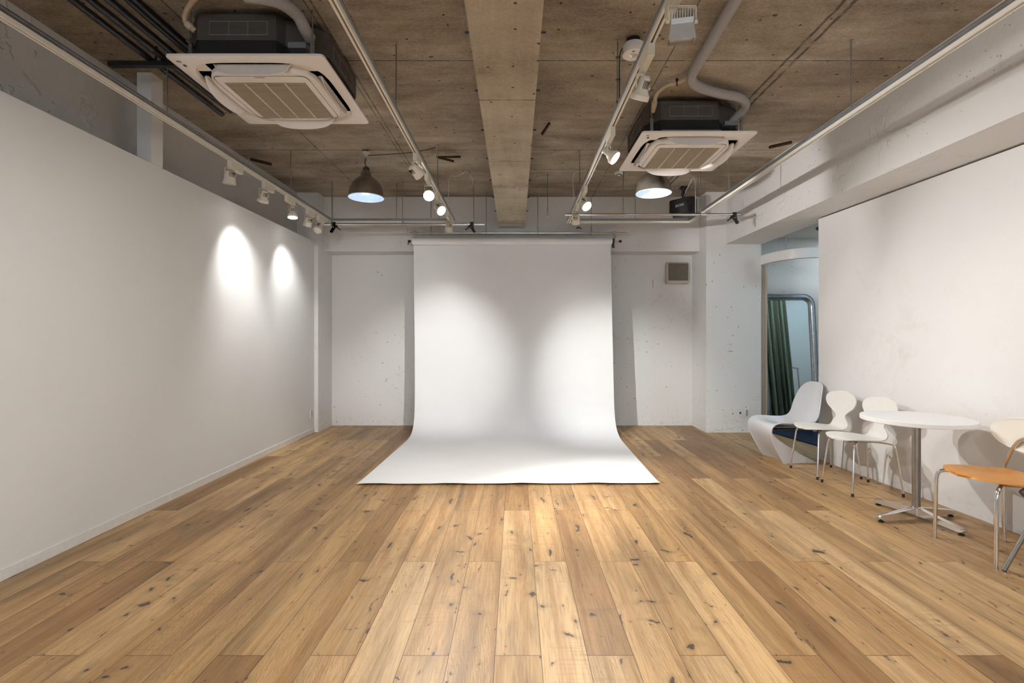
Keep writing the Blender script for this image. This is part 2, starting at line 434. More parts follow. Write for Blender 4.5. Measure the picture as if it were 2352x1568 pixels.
struct('ceiling_side', MB().box(3.40, 5.4, 2.8, 7.6, 2.79, 2.9), M['wallg'], 'side room ceiling')
# unseen wall behind the camera; wide window opening added for fill light
wf = MB()
wf.box(-3.2, 3.8, YB - .15, YB, 0, .9); wf.box(-3.2, 3.8, YB - .15, YB, 2.7, CZ)
wf.box(-3.2, -2.3, YB - .15, YB, .9, 2.7); wf.box(2.3, 3.8, YB - .15, YB, .9, 2.7)
struct('wall_front', wf, M['walll'])
wn = MB()
for x0, x1, z0, z1 in ((-2.3, 2.3, .9, .95), (-2.3, 2.3, 2.65, 2.7), (-2.3, -2.25, .95, 2.65), (2.25, 2.3, .95, 2.65), (-.025, .025, .95, 2.65)):
    wn.box(x0, x1, YB - .12, YB - .06, z0, z1)
struct('added_window_1', wn, M['alu'])  # added window frame around the fill light

# ------------------------------------------------------------------ lighting track frames
ZT = 2.86
def rail_y(parent, x, y0, y1, kind):
    c = MB().box(x - .017, x + .017, y0, y1, ZT - .012, ZT).box(x - .014, x + .014, y0, y1, ZT - .024, ZT - .012).box(x - .017, x + .017, y0, y1, ZT - .032, ZT - .024)
    o = c.build(kind, M['alu'], parent)
    t = MB().box(x - .017, x - .005, y0, y1, ZT - .056, ZT - .032).box(x + .005, x + .017, y0, y1, ZT - .056, ZT - .032).box(x - .005, x + .005, y0, y1, ZT - .038, ZT - .032)
    t.build('power_track', M['track'], o)
    MB().box(x - .005, x + .005, y0 + .01, y1 - .01, ZT - .0405, ZT - .038).build('conductor_slot', M['slot'], o)
def rail_x(parent, y, x0, x1, kind):
    c = MB().box(x0, x1, y - .017, y + .017, ZT - .012, ZT).box(x0, x1, y - .014, y + .014, ZT - .024, ZT - .012).box(x0, x1, y - .017, y + .017, ZT - .032, ZT - .024)
    o = c.build(kind, M['alu'], parent)
    t = MB().box(x0, x1, y - .017, y - .005, ZT - .056, ZT - .032).box(x0, x1, y + .005, y + .017, ZT - .056, ZT - .032).box(x0, x1, y - .005, y + .005, ZT - .038, ZT - .032)
    t.build('power_track', M['track'], o)
def rod(parent, x, y, z0=ZT, z1=CZ, r=.0048):
    MB().cyl((x, y, z0), (x, y, z1), r, 8).lathe([(0, z1 - .006), (.011, z1 - .006), (.011, z1)], 8, (x, y, 0)).build('hanging_rod', M['steel'], parent)
XL, XML, XMR, XR = -2.41, -.812, .69, 2.27
fl = thing('lighting_track', 'hanging aluminium lighting track frame on the left carrying most of the small spotlights', 'lighting track', (0, 0, 0), 0, None)
rail_y(fl, XL, YB + .3, 6.517, 'side_rail'); rail_y(fl, XML, YB + .3, 6.53, 'side_rail'); rail_x(fl, 6.5, XL + .017, XML - .017, 'cross_rail')
MB().cyl((XL, 3.45, ZT), (XL, 3.45, 3.176), .0048, 8).build('hanging_rod', M['steel'], fl)
for x, y in ((XL, 5.35), (XML, 3.394), (XML, 5.2), (XL + .03, 6.49), (-1.55, 6.5), (XML, 1.4), (-1.0, 6.5)): rod(fl, x, y)
fr = thing('lighting_track', 'hanging aluminium lighting track frame on the right, running beside the white beam', 'lighting track', (0, 0, 0), 0, None)
rail_y(fr, XMR, YB + .3, 6.517, 'side_rail'); rail_y(fr, XR, YB + .3, 6.517, 'side_rail'); rail_x(fr, 6.5, XMR + .017, XR - .017, 'cross_rail')
for x, y in ((XMR, 3.37), (XMR, 5.35), (XR, 3.37), (XR, 6.2), (1.56, 6.5), (.80, 6.5), (XMR, 1.4), (XR, 1.4), (XR, 5.3)): rod(fr, x, y)
bc = MB().tube(smooth([(XMR + .012, 3.37, ZT + .01), (XMR + .013, 3.37, 3.0), (XMR + .012, 3.37, 3.15), (XMR + .02, 3.36, 3.24), (XMR + .055, 3.34, 3.262)], 5), .004, 8)
for z in (2.9, 3.05, 3.2): bc.box(XMR - .012, XMR + .02, 3.36, 3.38, z, z + .004)
tag(bc.build('cable', M['black']), 'black cable tied along a hanging rod beside the round emergency light', 'cable')

# ------------------------------------------------------------------ spotlights
def cache_spot():
    d = {}
    d['box'] = MB().box(-.017, .017, -.095, .095, -.062, 0, .002).mesh('adapter_box', M['cream'])
    d['boxshort'] = MB().box(-.019, .019, -.06, .06, -.058, 0, .002).mesh('adapter_box', M['cream'])
    y = MB()
    y.box(-.042, .042, -.006, .006, -.006, -.003)
    y.box(-.042, -.039, -.006, .006, -.078, -.003); y.box(.039, .042, -.006, .006, -.078, -.003)
    y.cyl((0, 0, -.006), (0, 0, .012), .006, 10)
    y.cyl((-.048, 0, -.07), (-.036, 0, -.07), .005, 8); y.cyl((.036, 0, -.07), (.048, 0, -.07), .005, 8)
    d['yoke'] = y.mesh('yoke', M['cream'])
    h = MB().lathe([(0, .052), (.024, .052), (.029, .046), (.031, .0), (.034, -.012), (.047, -.032), (.051, -.036), (.052, -.062), (.049, -.063), (.047, -.052), (0, -.05)], 28)
    d['bell'] = h.mesh('lamp_head', M['cream'])
    h = MB().lathe([(0, .046), (.028, .046), (.036, .040), (.043, .0), (.047, -.040), (.051, -.044), (.052, -.060), (.049, -.061), (.046, -.052), (0, -.05)], 28)
    d['drum'] = h.mesh('lamp_head', M['cream'])
    for nm, r0, r1 in (('bell', .0305, .0325), ('drum', .040, .0445)):
        for base in (90, 270):
            v = MB()
            for a in (-30, -15, 0, 15, 30):
                th = math.radians(a + base); c, s_ = math.cos(th), math.sin(th)
                m = Matrix.Rotation(th, 4, 'Z')
                v.box(r0 - .004, r1 - .0005, -.0018, .0018, -.006, .036, 0, m)
            d['vent' + nm + str(base)] = v.mesh('cooling_slot', M['slot'])
    for nm in ('lens', 'burst', 'lensoff'):
        d[nm] = MB().lathe([(0, -.056), (.03, -.055), (.0455, -.052)], 28).mesh('lens', M[nm])
    return d
SP = cache_spot()
DOWN = Vector((0, 0, -1))
def lamp(kind, name, loc, dirv, energy, col, size, blend=.5, rad=.03):
    L = bpy.data.lights.new(name, 'SPOT'); L.energy = energy; L.color = col; L.spot_size = math.radians(size); L.spot_blend = blend; L.shadow_soft_size = rad
    o = bpy.data.objects.new(name, L); COL.objects.link(o); o.location = loc
    o.rotation_mode = 'QUATERNION'; o.rotation_quaternion = Vector(dirv).to_track_quat('-Z', 'Y'); return o
WARM = (1, .95, .88); NEU = (1, .985, .96); COOL = (.86, .93, 1)
def spot(x, ybox, hy, aim, label, lit=0, size=60, col=NEU, shape='bell', lens=None, box='box', blend=.6, drop=0.0, rad=.035):
    """ybox: middle of the adapter on the track; hy: y offset of the head; aim: world target point"""
    t = thing('track_spotlight', label, 'spotlight', (x, ybox, ZT - .056), 0, 'spotlights on the ceiling tracks')
    inst('adapter_box', SP[box], t)
    bz = -.062 if box == 'box' else -.058
    pv = Vector((0, hy, bz - .076 - drop)); wp = Vector((x, ybox, ZT - .056)) + pv
    d = (Vector(aim) - wp).normalized()
    # yoke turned so that its axle is level and square to the aim
    ax = d.cross(DOWN); ax = ax.normalized() if ax.length > 1e-4 else Vector((1, 0, 0))
    pan = math.atan2(ax.y, ax.x)
    inst('yoke', SP['yoke'], t, (0, hy, bz - .006), Quaternion((0, 0, 1), pan))
    zax = -d; xax = ax; yax = zax.cross(xax)
    q = Matrix((xax, yax, zax)).transposed().to_quaternion()
    h = inst('lamp_head', SP[shape], t, pv, q)
    inst('cooling_slot', SP['vent' + shape + '90'], h); inst('cooling_slot', SP['vent' + shape + '270'], h)
    inst('lens', SP[lens or ('lens' if lit else 'lensoff')], h)
    if lit: lamp('SPOT', 'light_' + shape, wp + d * .064, d, lit, col, size, blend, rad)
    return t
E = 1.0
# left track, washing the left partition
spot(XL, 4.29, -.085, (-2.62, 4.35, 1.0), 'drum shaped spotlight on the left track, farthest from the back wall', 0, shape='drum')
spot(XL, 4.86, -.085, (-2.79, 5.09, 1.62), 'bell shaped spotlight pointing straight down, second on the left track', 48, 86, NEU, blend=1)
spot(XL, 5.33, .06, (-2.2, 5.0, 0), 'lit spotlight on the left track, seen side on with a glowing face', 25, 70, NEU, lens='lens')
spot(XL, 5.86, -.06, (-2.80, 6.13, 1.7), 'open sided spotlight on the left track, next to last before the corner', 34, 82, NEU, shape='drum', blend=1)
spot(XL, 6.17, -.05, (-2.75, 5.2, 1.2), 'spotlight on the left track nearest the pipe with a tilted slotted face', 0)
# middle left track
spot(XML, 4.12, -.085, (1.75, 7.0, .42), 'drum spotlight turned towards the back right, first on the inner left track', 300, 40, NEU, shape='drum', blend=1, rad=.02)
spot(XML, 4.62, .06, (-.35, 1.5, .0), 'spotlight with a glowing round face on the inner left track', 60, 85, NEU, lens='burst')
spot(XML, 5.18, .06, (1.9, 2.8, .3), 'dazzling spotlight on the inner left track aimed at the camera', 125, 90, NEU, lens='burst', rad=.02)
spot(XML, 6.02, .07, (-1.05, 6.86, .85), 'spotlight at the end of the inner left track in front of the chrome pipe', 9, 74, NEU, shape='drum', blend=.95)
# middle right track
spot(XMR, 2.62, .085, (.02, 4.35, 0), 'cream spotlight tipped down towards the floor beside the round ceiling lamp', 190, 60, WARM, blend=.9)
spot(XMR, 3.62, .06, (3.3, 2.5, .2), 'lit cream spotlight facing the right wall beside the smaller air conditioner', 34, 75, WARM, lens='lens')
spot(XMR, 4.98, .06, (2.2, 3.0, .3), 'dazzling spotlight on the inner right track above the chrome pipe', 92, 120, NEU, lens='burst', rad=.02)
spot(XMR, 5.62, .06, (1.0, 6.9, .95), 'spotlight touching the end of the right chrome pipe, with dark wing flaps below', 7, 72, NEU, shape='drum', blend=.95)
lamp('SPOT', 'light_spill', at(1341, 464, 4.93) + Vector((.01, -.02, -.02)), (2.2, 1.0, .0), 48, NEU, 72, .45, .018)   # side spill of the bare lamp
# flood light close to the camera
t = thing('track_floodlight', 'silver finned floodlight with a flared housing close to the camera on the inner right track', 'floodlight', (XMR, 2.16, ZT - .056))
inst('adapter_box', SP['box'], t)
q = Quaternion((0, 0, 1), math.radians(-12)) @ Quaternion((1, 0, 0), math.radians(14))
h = MB().prism([(-.046, -.03), (.046, -.03), (.046, .03), (-.046, .03)], -.012, .010)
a = [(-.046, -.03), (.046, -.03), (.046, .03), (-.046, .03)]; b_ = [(-.056, -.043), (.056, -.043), (.056, .043), (-.056, .043)]
va = [h.bm.verts.new((x, y, -.012)) for x, y in a]; vb = [h.bm.verts.new((x, y, -.075)) for x, y in b_]
for i in range(4): h.bm.faces.new((va[i], va[(i + 1) % 4], vb[(i + 1) % 4], vb[i]))
hd = h.build('housing', M['greylamp'], t, (.03, .0, -.13)); hd.rotation_mode = 'QUATERNION'; hd.rotation_quaternion = q
fn = MB()
for k in range(9): fn.box(-.044 + k * .011 - .0012, -.044 + k * .011 + .0012, -.028, .028, .008, .042)
fn.build('cooling_fin', M['greylamp'], hd)
MB().box(-.050, .050, -.038, .038, -.066, -.064).build('lens', M['lensoff'], hd)
lamp('SPOT', 'light_flood', (.76, 2.26, 2.64), Vector((-1.02, 6.85, .95)) - Vector((.76, 2.26, 2.64)), 330, NEU, 27, 1, .03)
br = MB().box(-.062, -.059, -.008, .008, .0, .07).box(.059, .062, -.008, .008, .0, .07).box(-.062, .062, -.008, .008, .067, .07)
br.cyl((-.068, 0, .004), (-.054, 0, .004), .008, 12).cyl((.054, 0, .004), (.068, 0, .004), .008, 12)
br.build('bracket', M['cream'], t, (.03, 0, -.13))
# wing clamp under the last spotlight of the right track
wc = MB().prism([(-.03, -.012), (.0, .004), (.035, -.018), (.026, -.026), (.0, -.010), (-.022, -.022)], -.008, .008, Matrix.Rotation(PI / 2, 4, 'X'))
tag(wc.build('wing_clamp', M['black'], None, at(1329, 521, 5.66)), 'small dark winged clamp under the spotlight at the right pipe end', 'clamp')

# ------------------------------------------------------------------ chrome pipes on hangers
def hanger(parent, x, y, zp, top=CZ, clip=True):
    r = MB().cyl((x, y, zp + .05), (x, y, top), .0046, 8)
    r.lathe([(0, top - .005), (.010, top - .005), (.010, top)], 8, (x, y, 0))
    o = r.build('hanging_rod', M['steel'], parent)
    c = MB().box(x - .009, x + .009, y - .003, y + .003, zp + .016, zp + .085).box(x - .011, x + .011, y - .009, y + .009, zp + .062, zp + .072)
    c.tube([(x, y + .019 * math.cos(a), zp + .019 * math.sin(a)) for a in [k * PI / 8 for k in range(17)]], .004, 6)
    c.box(x - .009, x + .009, y - .02, y + .02, zp - .024, zp - .014)
    c.build('pipe_clip', M['steel'], o)
def pipe(x0, x1, y, zp, label, hx, r=.0145):
    t = thing('hanging_pipe', label, 'pipe')
    MB().cyl((x0, y, zp), (x1, y, zp), r, 20).build('tube', M['chrome'], t)
    for x in hx: hanger(t, x, y, zp)
    return t
pipe(-2.46, -.397, 6.40, 2.765, 'chrome pipe hanging beside the left track corner, with black clamps near both ends', (-2.36, -1.45, -.535))
pipe(.585, 2.66, 5.90, 2.765, 'chrome pipe crossing under the right track corner, near the black speaker', (1.275, 2.19))
pipe(-1.468, 1.555, 6.90, 2.757, 'long steel pipe hanging right above the paper roll', (-1.17, -.405, .31, 1.05), .0125)
hr = thing('hanging_rod', 'lone threaded rod with an empty clip, hanging between the concrete beam and right pipe', 'rod')
hanger(hr, .395, 6.13, 2.82)

def gclamp(loc, flip, label):
    t = thing('hanging_grip_clamp', label, 'clamp', loc, 0, 'black grip clamps on the pipes')
    s = flip
    MB().prism([(-.022, .022), (.022, .022), (.022, -.03), (s * .030, -.07), (s * .052, -.105), (s * .022, -.118), (-s * .004, -.075), (-s * .022, -.05), (-.022, -.03)], -.011, .011, Matrix.Rotation(PI / 2, 4, 'X')).build('jaw', M['black'], t)
    MB().cyl((-s * .02, 0, -.02), (-s * .046, 0, -.045), .014, 12).cyl((-s * .04, 0, -.045), (-s * .085, 0, -.078), .007, 10).build('handle', M['black'], t)
    MB().cyl((0, -.016, -.045), (0, .016, -.045), .006, 10).build('bolt', M['chrome'], t)
gclamp((-2.33, 6.395, 2.768), -1, 'black grip clamp on the left pipe near the track corner')
gclamp((-.56, 6.395, 2.768), 1, 'black grip clamp on the short end of the left pipe, beside the paper roll')
gclamp((2.59, 5.895, 2.768), 1, 'black grip clamp at the right end of the right pipe, close to the white beam')

# ------------------------------------------------------------------ paper backdrop on its pipe
BX = -.045
bd = thing('paper_backdrop', 'wide white seamless paper backdrop hanging from a roll and running out on the oak floor', 'paper backdrop', (0, 0, 0))
ZR = 2.636; YR = 6.87
MB().lathe([(0, -1.375), (.046, -1.375), (.049, -1.372), (.049, 1.372), (.046, 1.375), (0, 1.375)], 40, (0, 0, 0), Matrix.Translation((BX, YR, ZR)) @ Matrix.Rotation(PI / 2, 4, 'Y')).build('paper_roll', M['paper'], bd)
prof = [(6.915, 2.63), (6.913, 2.5), (6.885, 1.8), (6.85, 1.0), (6.82, .55), (6.79, .33), (6.74, .19), (6.64, .085), (6.50, .030), (6.33, .010), (6.1, .006), (5.6, .005), (5.0, .005), (4.6, .007), (4.47, .011), (4.425, .016)]
pr = smooth([(0, y, z) for y, z in prof], 5)
rows = []
for i, p in enumerate(pr):
    fl_ = max(0, min(1, (6.5 - p.y) / 2.06)) if p.z < .2 else 0
    hg = min(1, max(0, (2.6 - p.z) / 2.5))
    x0 = -1.412 + .042 * hg - .040 * fl_; x1 = 1.322 + .028 * hg - .062 * fl_
    row = []
    for k in range(25):
        u = k / 24; x = x0 + (x1 - x0) * u - (.035 if k == -1 else 0)
        w = (.004 * math.sin(u * 9 + p.z * 2.0) + .003 * math.sin(u * 21 + 1.3)) * max(0, min(1, (p.z - .3) / .6)) * max(0, min(1, (2.5 - p.z) / .5))
        zz = p.z + (max(0, .006 * math.sin(u * 26)) if p.y < 4.47 else 0)
        yy = p.y + w + (.025 * (u - .5) if p.y < 4.7 else 0)
        row.append((x, yy, zz))
    rows.append(row)
MB().shell(rows, .0015).build('paper_sheet', M['paper'], bd)
def roll_bracket(x, s, label):
    t = thing('roll_bracket', label, 'bracket', (x, 6.90, 2.757))
    MB().box(-.02, .02, -.018, .018, -.02, .02, .003).prism([(-.02, -.018), (.02, -.018), (.012, -.075), (-.012, -.075)], -.018, -.012, Matrix.Rotation(PI / 2, 4, 'X') if False else Matrix.Rotation(PI / 2, 4, 'X')).build('tape_wrapped_clamp', M['bracket'], t)
    MB().box(-.022, .022, -.02, .02, .012, .024).prism([(-.010, -.05), (.016, -.05), (-s * .0 - .004, -.115), (-.024, -.115)], -.01, .01, Matrix.Rotation(PI / 2, 4, 'X')).build('clamp_arm', M['steel'], t)
    MB().cyl((-s * .03, -.03, -.121), (s * .05, -.03, -.121), .007, 10).build('spigot', M['chrome'], t)
    MB().cyl((s * .05, -.03, -.121), (s * .085, -.03, -.121), .017, 12).build('knob', M['black'], t)
    return t
t = roll_bracket(-1.395, -1, 'tape wrapped bracket holding the left end of the paper roll')
MB().cyl((-.075, -.03, -.128), (-.088, -.03, -.165), .006, 8).build('lever', M['black'], t)
t = roll_bracket(1.375, 1, 'tape wrapped bracket holding the right end of the paper roll')
MB().cyl((-.028, -.055, -.09), (-.036, -.055, -.19), .016, 12).cyl((-.036, -.055, -.19), (-.028, -.055, -.215), .019, 12).build('lever', M['black'], t)

# ------------------------------------------------------------------ ceiling cassette air conditioners
def sup(t, a, n=4.0):
    c, s = math.cos(t), math.sin(t)
    return (math.copysign(abs(c) ** (2 / n), c) * a, math.copysign(abs(s) ** (2 / n), s) * a)
def sq(t, a, r=.01):
    return sup(t, a, 40)
def cassette(cx, cy, label, badge):
    t = thing('cassette_air_conditioner', label, 'air conditioner', (cx, cy, 2.98))
    N = 128; A = [2 * PI * k / N for k in range(N)]
    f = MB(); bm = f.bm
    def ring(fn, z): return [bm.verts.new((*fn(a), z)) for a in A]
    r = [ring(lambda a: sq(a, .475), .022), ring(lambda a: sq(a, .475), .010), ring(lambda a: sq(a, .470), .006), ring(lambda a: sup(a, .418, 4.6), -.002), ring(lambda a: sup(a, .412, 4.6), .004), ring(lambda a: sup(a, .400, 4.6), .05)]
    for i in range(len(r) - 1):
        for k in range(N):
            fc = bm.faces.new((r[i][k], r[i][(k + 1) % N], r[i + 1][(k + 1) % N], r[i + 1][k])); fc.smooth = i > 1
    bm.faces.new(r[0])
    f.build('panel_frame', M['acwhite'], t)
    g = MB(); bm = g.bm
    def ring(fn, z): return [bm.verts.new((*fn(a), z)) for a in A]
    r = [ring(lambda a: sup(a, .350, 4), .03), ring(lambda a: sup(a, .352, 4), -.006), ring(lambda a: sup(a, .345, 4), -.016), ring(lambda a: sup(a, .310, 6), -.022)]
    for i in range(3):
        for k in range(N):
            fc = bm.faces.new((r[i][k], r[i][(k + 1) % N], r[i + 1][(k + 1) % N], r[i + 1][k])); fc.smooth = True
    bm.faces.new(r[3])
    ip = g.build('intake_panel', M['acwhite'], t)
    # thin groove round the intake panel
    gr = MB(); 
    gr.tube([(*sup(a, .302, 14), -.0215) for a in A + [0]], .0018, 6, False)
    gr.build('panel_groove', M['slot'], ip)
    oy = .035
    MB().box(-.262, .262, oy - .257, oy + .257, -.024, -.0225).build('grille_backing', M['acgrille'], ip)
    sl = MB()
    n = 40
    for k in range(n):
        y = oy - .25 + (k + .5) * .5 / n
        sl.box(-.258, .258, y - .0028, y + .0028, -.0285, -.0235)
    sl.build('grille_slats', M['acgrille'], ip)
    rb = MB()
    for x in (-.13, 0, .13): rb.box(x - .006, x + .006, oy - .255, oy + .255, -.0295, -.024)
    rb.build('grille_ribs', M['acrib'], ip)
    MB().box(-.41, .41, -.41, .41, .036, .040).build('air_duct', M['black'], t)
    # four swing flaps
    for k in range(4):
        rot = Matrix.Rotation(k * PI / 2, 4, 'Z')
        rows = []
        for i in range(25):
            u = -1 + 2 * i / 24; y = u * .235
            dep = .078 * math.sqrt(max(0, 1 - abs(u) ** 3)) + .002
            row = []
            for j in range(7):
                q_ = j / 6
                row.append(rot @ Vector((.372 + .026 * q_ - .006 * math.sin(q_ * PI) - .02 * u * u * q_, y, .016 - dep * q_)))
            rows.append(row)
        MB().shell(rows, .004).build('swing_flap', M['acwhite'], t)
        MB().box(.352, .378, -.24, .24, .010, .012, 0, rot).build('vane', M['acrib'], t)
    # body
    oct_ = [(-.31, -.42), (.17, -.42), (.20, -.36), (.30, -.33), (.42, -.22), (.42, .31), (.31, .42), (-.31, .42), (-.42, .31), (-.42, -.30)]
    body = MB().prism(oct_, .135, .292).build('casing', M['acbody'], t)
    MB().prism([(x * .985, y * .985) for x, y in oct_], .05, .135).build('foam_band', M['acfoam'], t)
    MB().box(-.30, .19, -.425, .42, .022, .052).box(-.42, .42, -.28, .28, .022, .050).build('flange', M['acflange'], t)
    def outline(mk_, x0, x1, z0, z1, div):
        w = .0018; kl = MB()
        def mk(*q): kl.box(*mk_(*q))
        for a_, b__, c_, d_ in ((x0, x1, z0, z0 + w * 1.5), (x0, x1, z1 - w, z1)): mk(a_, b__, c_, d_)
        for i in range(div + 1):
            xx = x0 + (x1 - x0) * i / div; mk(xx - w / 2, xx + w / 2, z0, z1)
        kl.build('knockout_outline', M['line'], body)
    outline(lambda a_, b__, c_, d_: (a_, b__, -.4215, -.420, c_, d_), -.235, .115, .165, .25, 3)
    outline(lambda a_, b__, c_, d_: (.420, .4215, a_, b__, c_, d_), -.15, .22, .165, .25, 3)
    outline(lambda a_, b__, c_, d_: (-.4215, -.420, a_, b__, c_, d_), -.2, .2, .165, .25, 3)
    for sx_, sy_ in ((-1, -1), (1, -1), (1, 1), (-1, 1)):
        x, y = sx_ * .375, sy_ * .385
        o = MB().cyl((x, y, .03), (x, y, CZ - 2.98), .005, 8).build('hanging_rod', M['steel'], t)
        MB().box(x - .012, x + .012, y - .004, y + .004, .05, .15).box(x - .02, x + .02, y - .012, y + .012, .145, .150).lathe([(.012, .152), (.012, .165)], 6, (x, y, 0)).lathe([(.012, .13), (.012, .143)], 6, (x, y, 0)).build('mounting_bracket', M['steel'], o)
    MB().box(.23, .34, -.40, -.30, .10, .135).build('pipe_cover', M['acflange'], t)
    rotd = Quaternion((1, 0, 0), PI)
    text('badge', 'DAIKIN', .020, M['ink'], t, (.0, -.285, -.0225), (PI, 0, 0), 0, .0003)
    MB().box(-.040, .028, -.328, -.306, -.0215, -.0185).build('sticker', M['plate'], t)
    text('sticker_text', badge, .015, M['ink'], t, (-.006, -.317, -.0218), (PI, 0, 0), 0, .0003)
    MB().box(-.415, -.400, -.395, -.375, -.003, .0).build('sensor_window', M['ink'], t)
    mk = MB()
    for i, (l) in enumerate((.020, .014, .026, .018)): mk.box(-.430 + i * .007, -.428 + i * .007, -.435, -.435 + l, .0005, .0022)
    mk.build('indicator_marks', M['ink'], t)
    return t
cassette(-1.622, 3.446, 'larger looking ceiling cassette air conditioner hanging over the left of the room', 'EAC-01')
cassette(1.515, 4.555, 'smaller looking ceiling cassette air conditioner hanging right of the beam near the pendant lamp', 'EAC-75')

def corrugated(pts, r, label):
    p = smooth(pts, 14); rad = [r * (1 + .10 * math.cos(i * PI)) for i in range(len(p))]
    o = tag(MB().tube(p, r, 14, True, rad).build('drain_hose', M['hose']), label, 'hose')
    a, b = p[0], p[16]
    MB().tube([a, a.lerp(b, .4), a.lerp(b, .45), b], .02, 14, True, [.017, .019, .022, .022]).build('connector', M['hose'], o); return o
corrugated([at(449, 72, 3.04), at(430, 56, 3.02), at(425, 38, 2.98), at(436, 12, 2.90), at(456, -12, 2.82), at(480, -40, 2.74)], .0145, 'beige corrugated drain hose rising from the left air conditioner')
corrugated([at(1500, 256, 4.14), at(1503, 236, 4.06), at(1510, 214, 3.98), at(1532, 196, 3.88), at(1562, 187, 3.82), at(1600, 166, 3.70)], .0145, 'beige corrugated drain hose curling to the right air conditioner')
def wrapped(pts, r, label):
    p = smooth(pts, 9); rad = [r * (1 + .03 * math.sin(i * 1.9)) for i in range(len(p))]
    return tag(MB().tube(p, r, 18, True, rad).build('refrigerant_pipe', M['wrap']), label, 'pipe')
wrapped([at(712, 88, 3.10), at(700, 66, 3.04), at(684, 36, 2.98), at(655, 12, 2.90), at(620, -2, 2.84), at(560, -10, 2.80)], .036, 'grey wrapped pipe bending into the left air conditioner')
wrapped([at(1678, 284, 4.24), at(1700, 260, 4.18), at(1712, 240, 4.10), at(1697, 224, 4.02), at(1650, 214, 3.95), at(1606, 200, 3.86), at(1588, 182, 3.75), at(1596, 158, 3.62), at(1625, 110, 3.36), at(1660, 50, 3.08), at(1700, -18, 2.81), at(1740, -80, 2.62)], .036, 'grey wrapped pipe snaking across the ceiling to the right air conditioner')
hk = MB().box(-.010, .010, -.003, .003, -.02, .0).cyl((0, 0, -.06), (0, 0, 0), .004, 8)
tag(hk.build('pipe_hanger', M['black'], None, at(1555, 186, 3.82) + Vector((0, 0, .02))), 'small dark hanger gripping the beige hose', 'hanger')

# black insulated pipes over the left partition
names = ['black insulated pipe nearest the left wall, ending in a round cap', 'second black insulated pipe from the left wall, partly behind the air conditioner',
         'middle one of five black insulated pipes', 'fourth black insulated pipe counted from the left wall', 'black insulated pipe nearest the left air conditioner']
for i, (x, ye) in enumerate(((-2.525, 4.30), (-2.42, 4.24), (-2.315, 3.85), (-2.238, 3.75), (-2.16, 3.55))):
    z = 3.232 if i != 3 else 3.262
    o = MB().tube([(x, YB + .4, z), (x, ye - .012, z), (x, ye, z)], .022, 16, True, [.022, .022, .017]).build('insulated_pipe', M['bpipe'])
    tag(o, names[i], 'pipe', 'black insulated pipes under the ceiling')
pb = MB().box(-2.80, -2.10, 3.42, 3.46, 3.178, 3.208).cyl((-2.48, 3.44, 3.20), (-2.48, 3.44, CZ), .006, 8).cyl((-2.2, 3.44, 3.20), (-2.2, 3.44, CZ), .006, 8)
tag(pb.build('pipe_bracket', M['black']), 'black channel bracket carrying the black insulated pipes', 'bracket')

# ------------------------------------------------------------------ pendant lamps
def pendant(x, y, zr, label, tilt=0):
    t = thing('pendant_lamp', label, 'pendant lamp', (x, y, zr))
    seg = 40
    prof = [(.187, 0), (.183, .03), (.176, .075), (.160, .125), (.135, .165), (.105, .195), (.075, .216), (.060, .228), (.057, .236), (.057, .265), (.052, .275), (.046, .283), (.034, .286)]
    def sk(i, k): return i == 9 and (k % 6) in (0,)
    sh = MB().lathe(prof, seg, skip=sk).build('lamp_shade', M['shade'], t)
    MB().lathe([(.1865, .001), (.1825, .03), (.1755, .075), (.1595, .125), (.1345, .165), (.1045, .195), (.0745, .215), (.058, .226)], seg).build('shade_lining', M['shadein'], sh)
    MB().lathe([(.188, -.002), (.188, .004), (.185, .004), (.185, -.002), (.188, -.002)], seg).build('rim', M['shadein'], sh)
    MB().lathe([(.036, .285), (.036, .31), (.030, .322), (.012, .335), (0, .336)], 20).build('lamp_holder', M['acbody'], t)
    MB().lathe([(0, .035), (.04, .04), (.058, .07), (.06, .10), (.045, .145), (.028, .19), (.026, .26), (0, .27)], 24).build('bulb', M['bulb'], t)
    top = CZ - zr
    MB().tube(smooth([(0, 0, .33), (-.012, 0, .37), (-.012, 0, .40), (0, 0, .435)], 6), .005, 8).build('cord', M['black'], t)
    MB().tube(smooth([(0, 0, .43), (.008, 0, .42), (.009, 0, .39), (.002, 0, .385), (-.002, 0, .41), (0, 0, .43)], 4), .0015, 6).build('chain_hook', M['steel'], t)
    MB().lathe([(0, .425), (.010, .43), (.012, .445), (.022, .452), (.034, .472), (.045, .484), (.045, .488), (0, .488)], 24).cyl((.032, 0, .486), (.032, 0, top), .005, 8).build('ceiling_cap', M['greylamp'], t)
    L = bpy.data.lights.new('light_pendant', 'POINT'); L.energy = .25; L.color = (.60, .78, 1); L.shadow_soft_size = .06
    o = bpy.data.objects.new('light_pendant', L); COL.objects.link(o); o.location = (x, y, zr + .02)
pendant(-1.602, 5.35, 2.81, 'dome pendant lamp with a brushed steel shade hanging alone on the left')
pendant(1.482, 5.35, 2.855, 'dome pendant lamp with a brushed steel shade half hidden by the right air conditioner')
tag(MB().tube(smooth([(-1.60, 5.35, 3.262), (-1.3, 5.33, 3.272), (-1.05, 5.30, 3.285), (-.84, 5.25, 3.31)], 5), .0035, 6).build('cable', M['slot']), 'thin dark cable from the left pendant lamp to a hanging rod', 'cable')
def wire(pts, label, r=.003, m='plate'):
    tag(MB().tube(smooth(pts, 6), r, 6).build('cable', M[m]), label, 'cable')
wire([(-.80, 6.16, 2.865), (-.83, 6.16, 3.08), (-.812, 6.17, 3.30), (-.74, 6.15, 3.295), (-.66, 6.08, 3.30), (-.60, 6.0, 3.312), (-.57, 6.05, 3.31), (-.545, 6.2, 3.305), (-.535, 6.38, 3.26)], 'thin white wire looping over the ceiling hook left of the concrete beam')
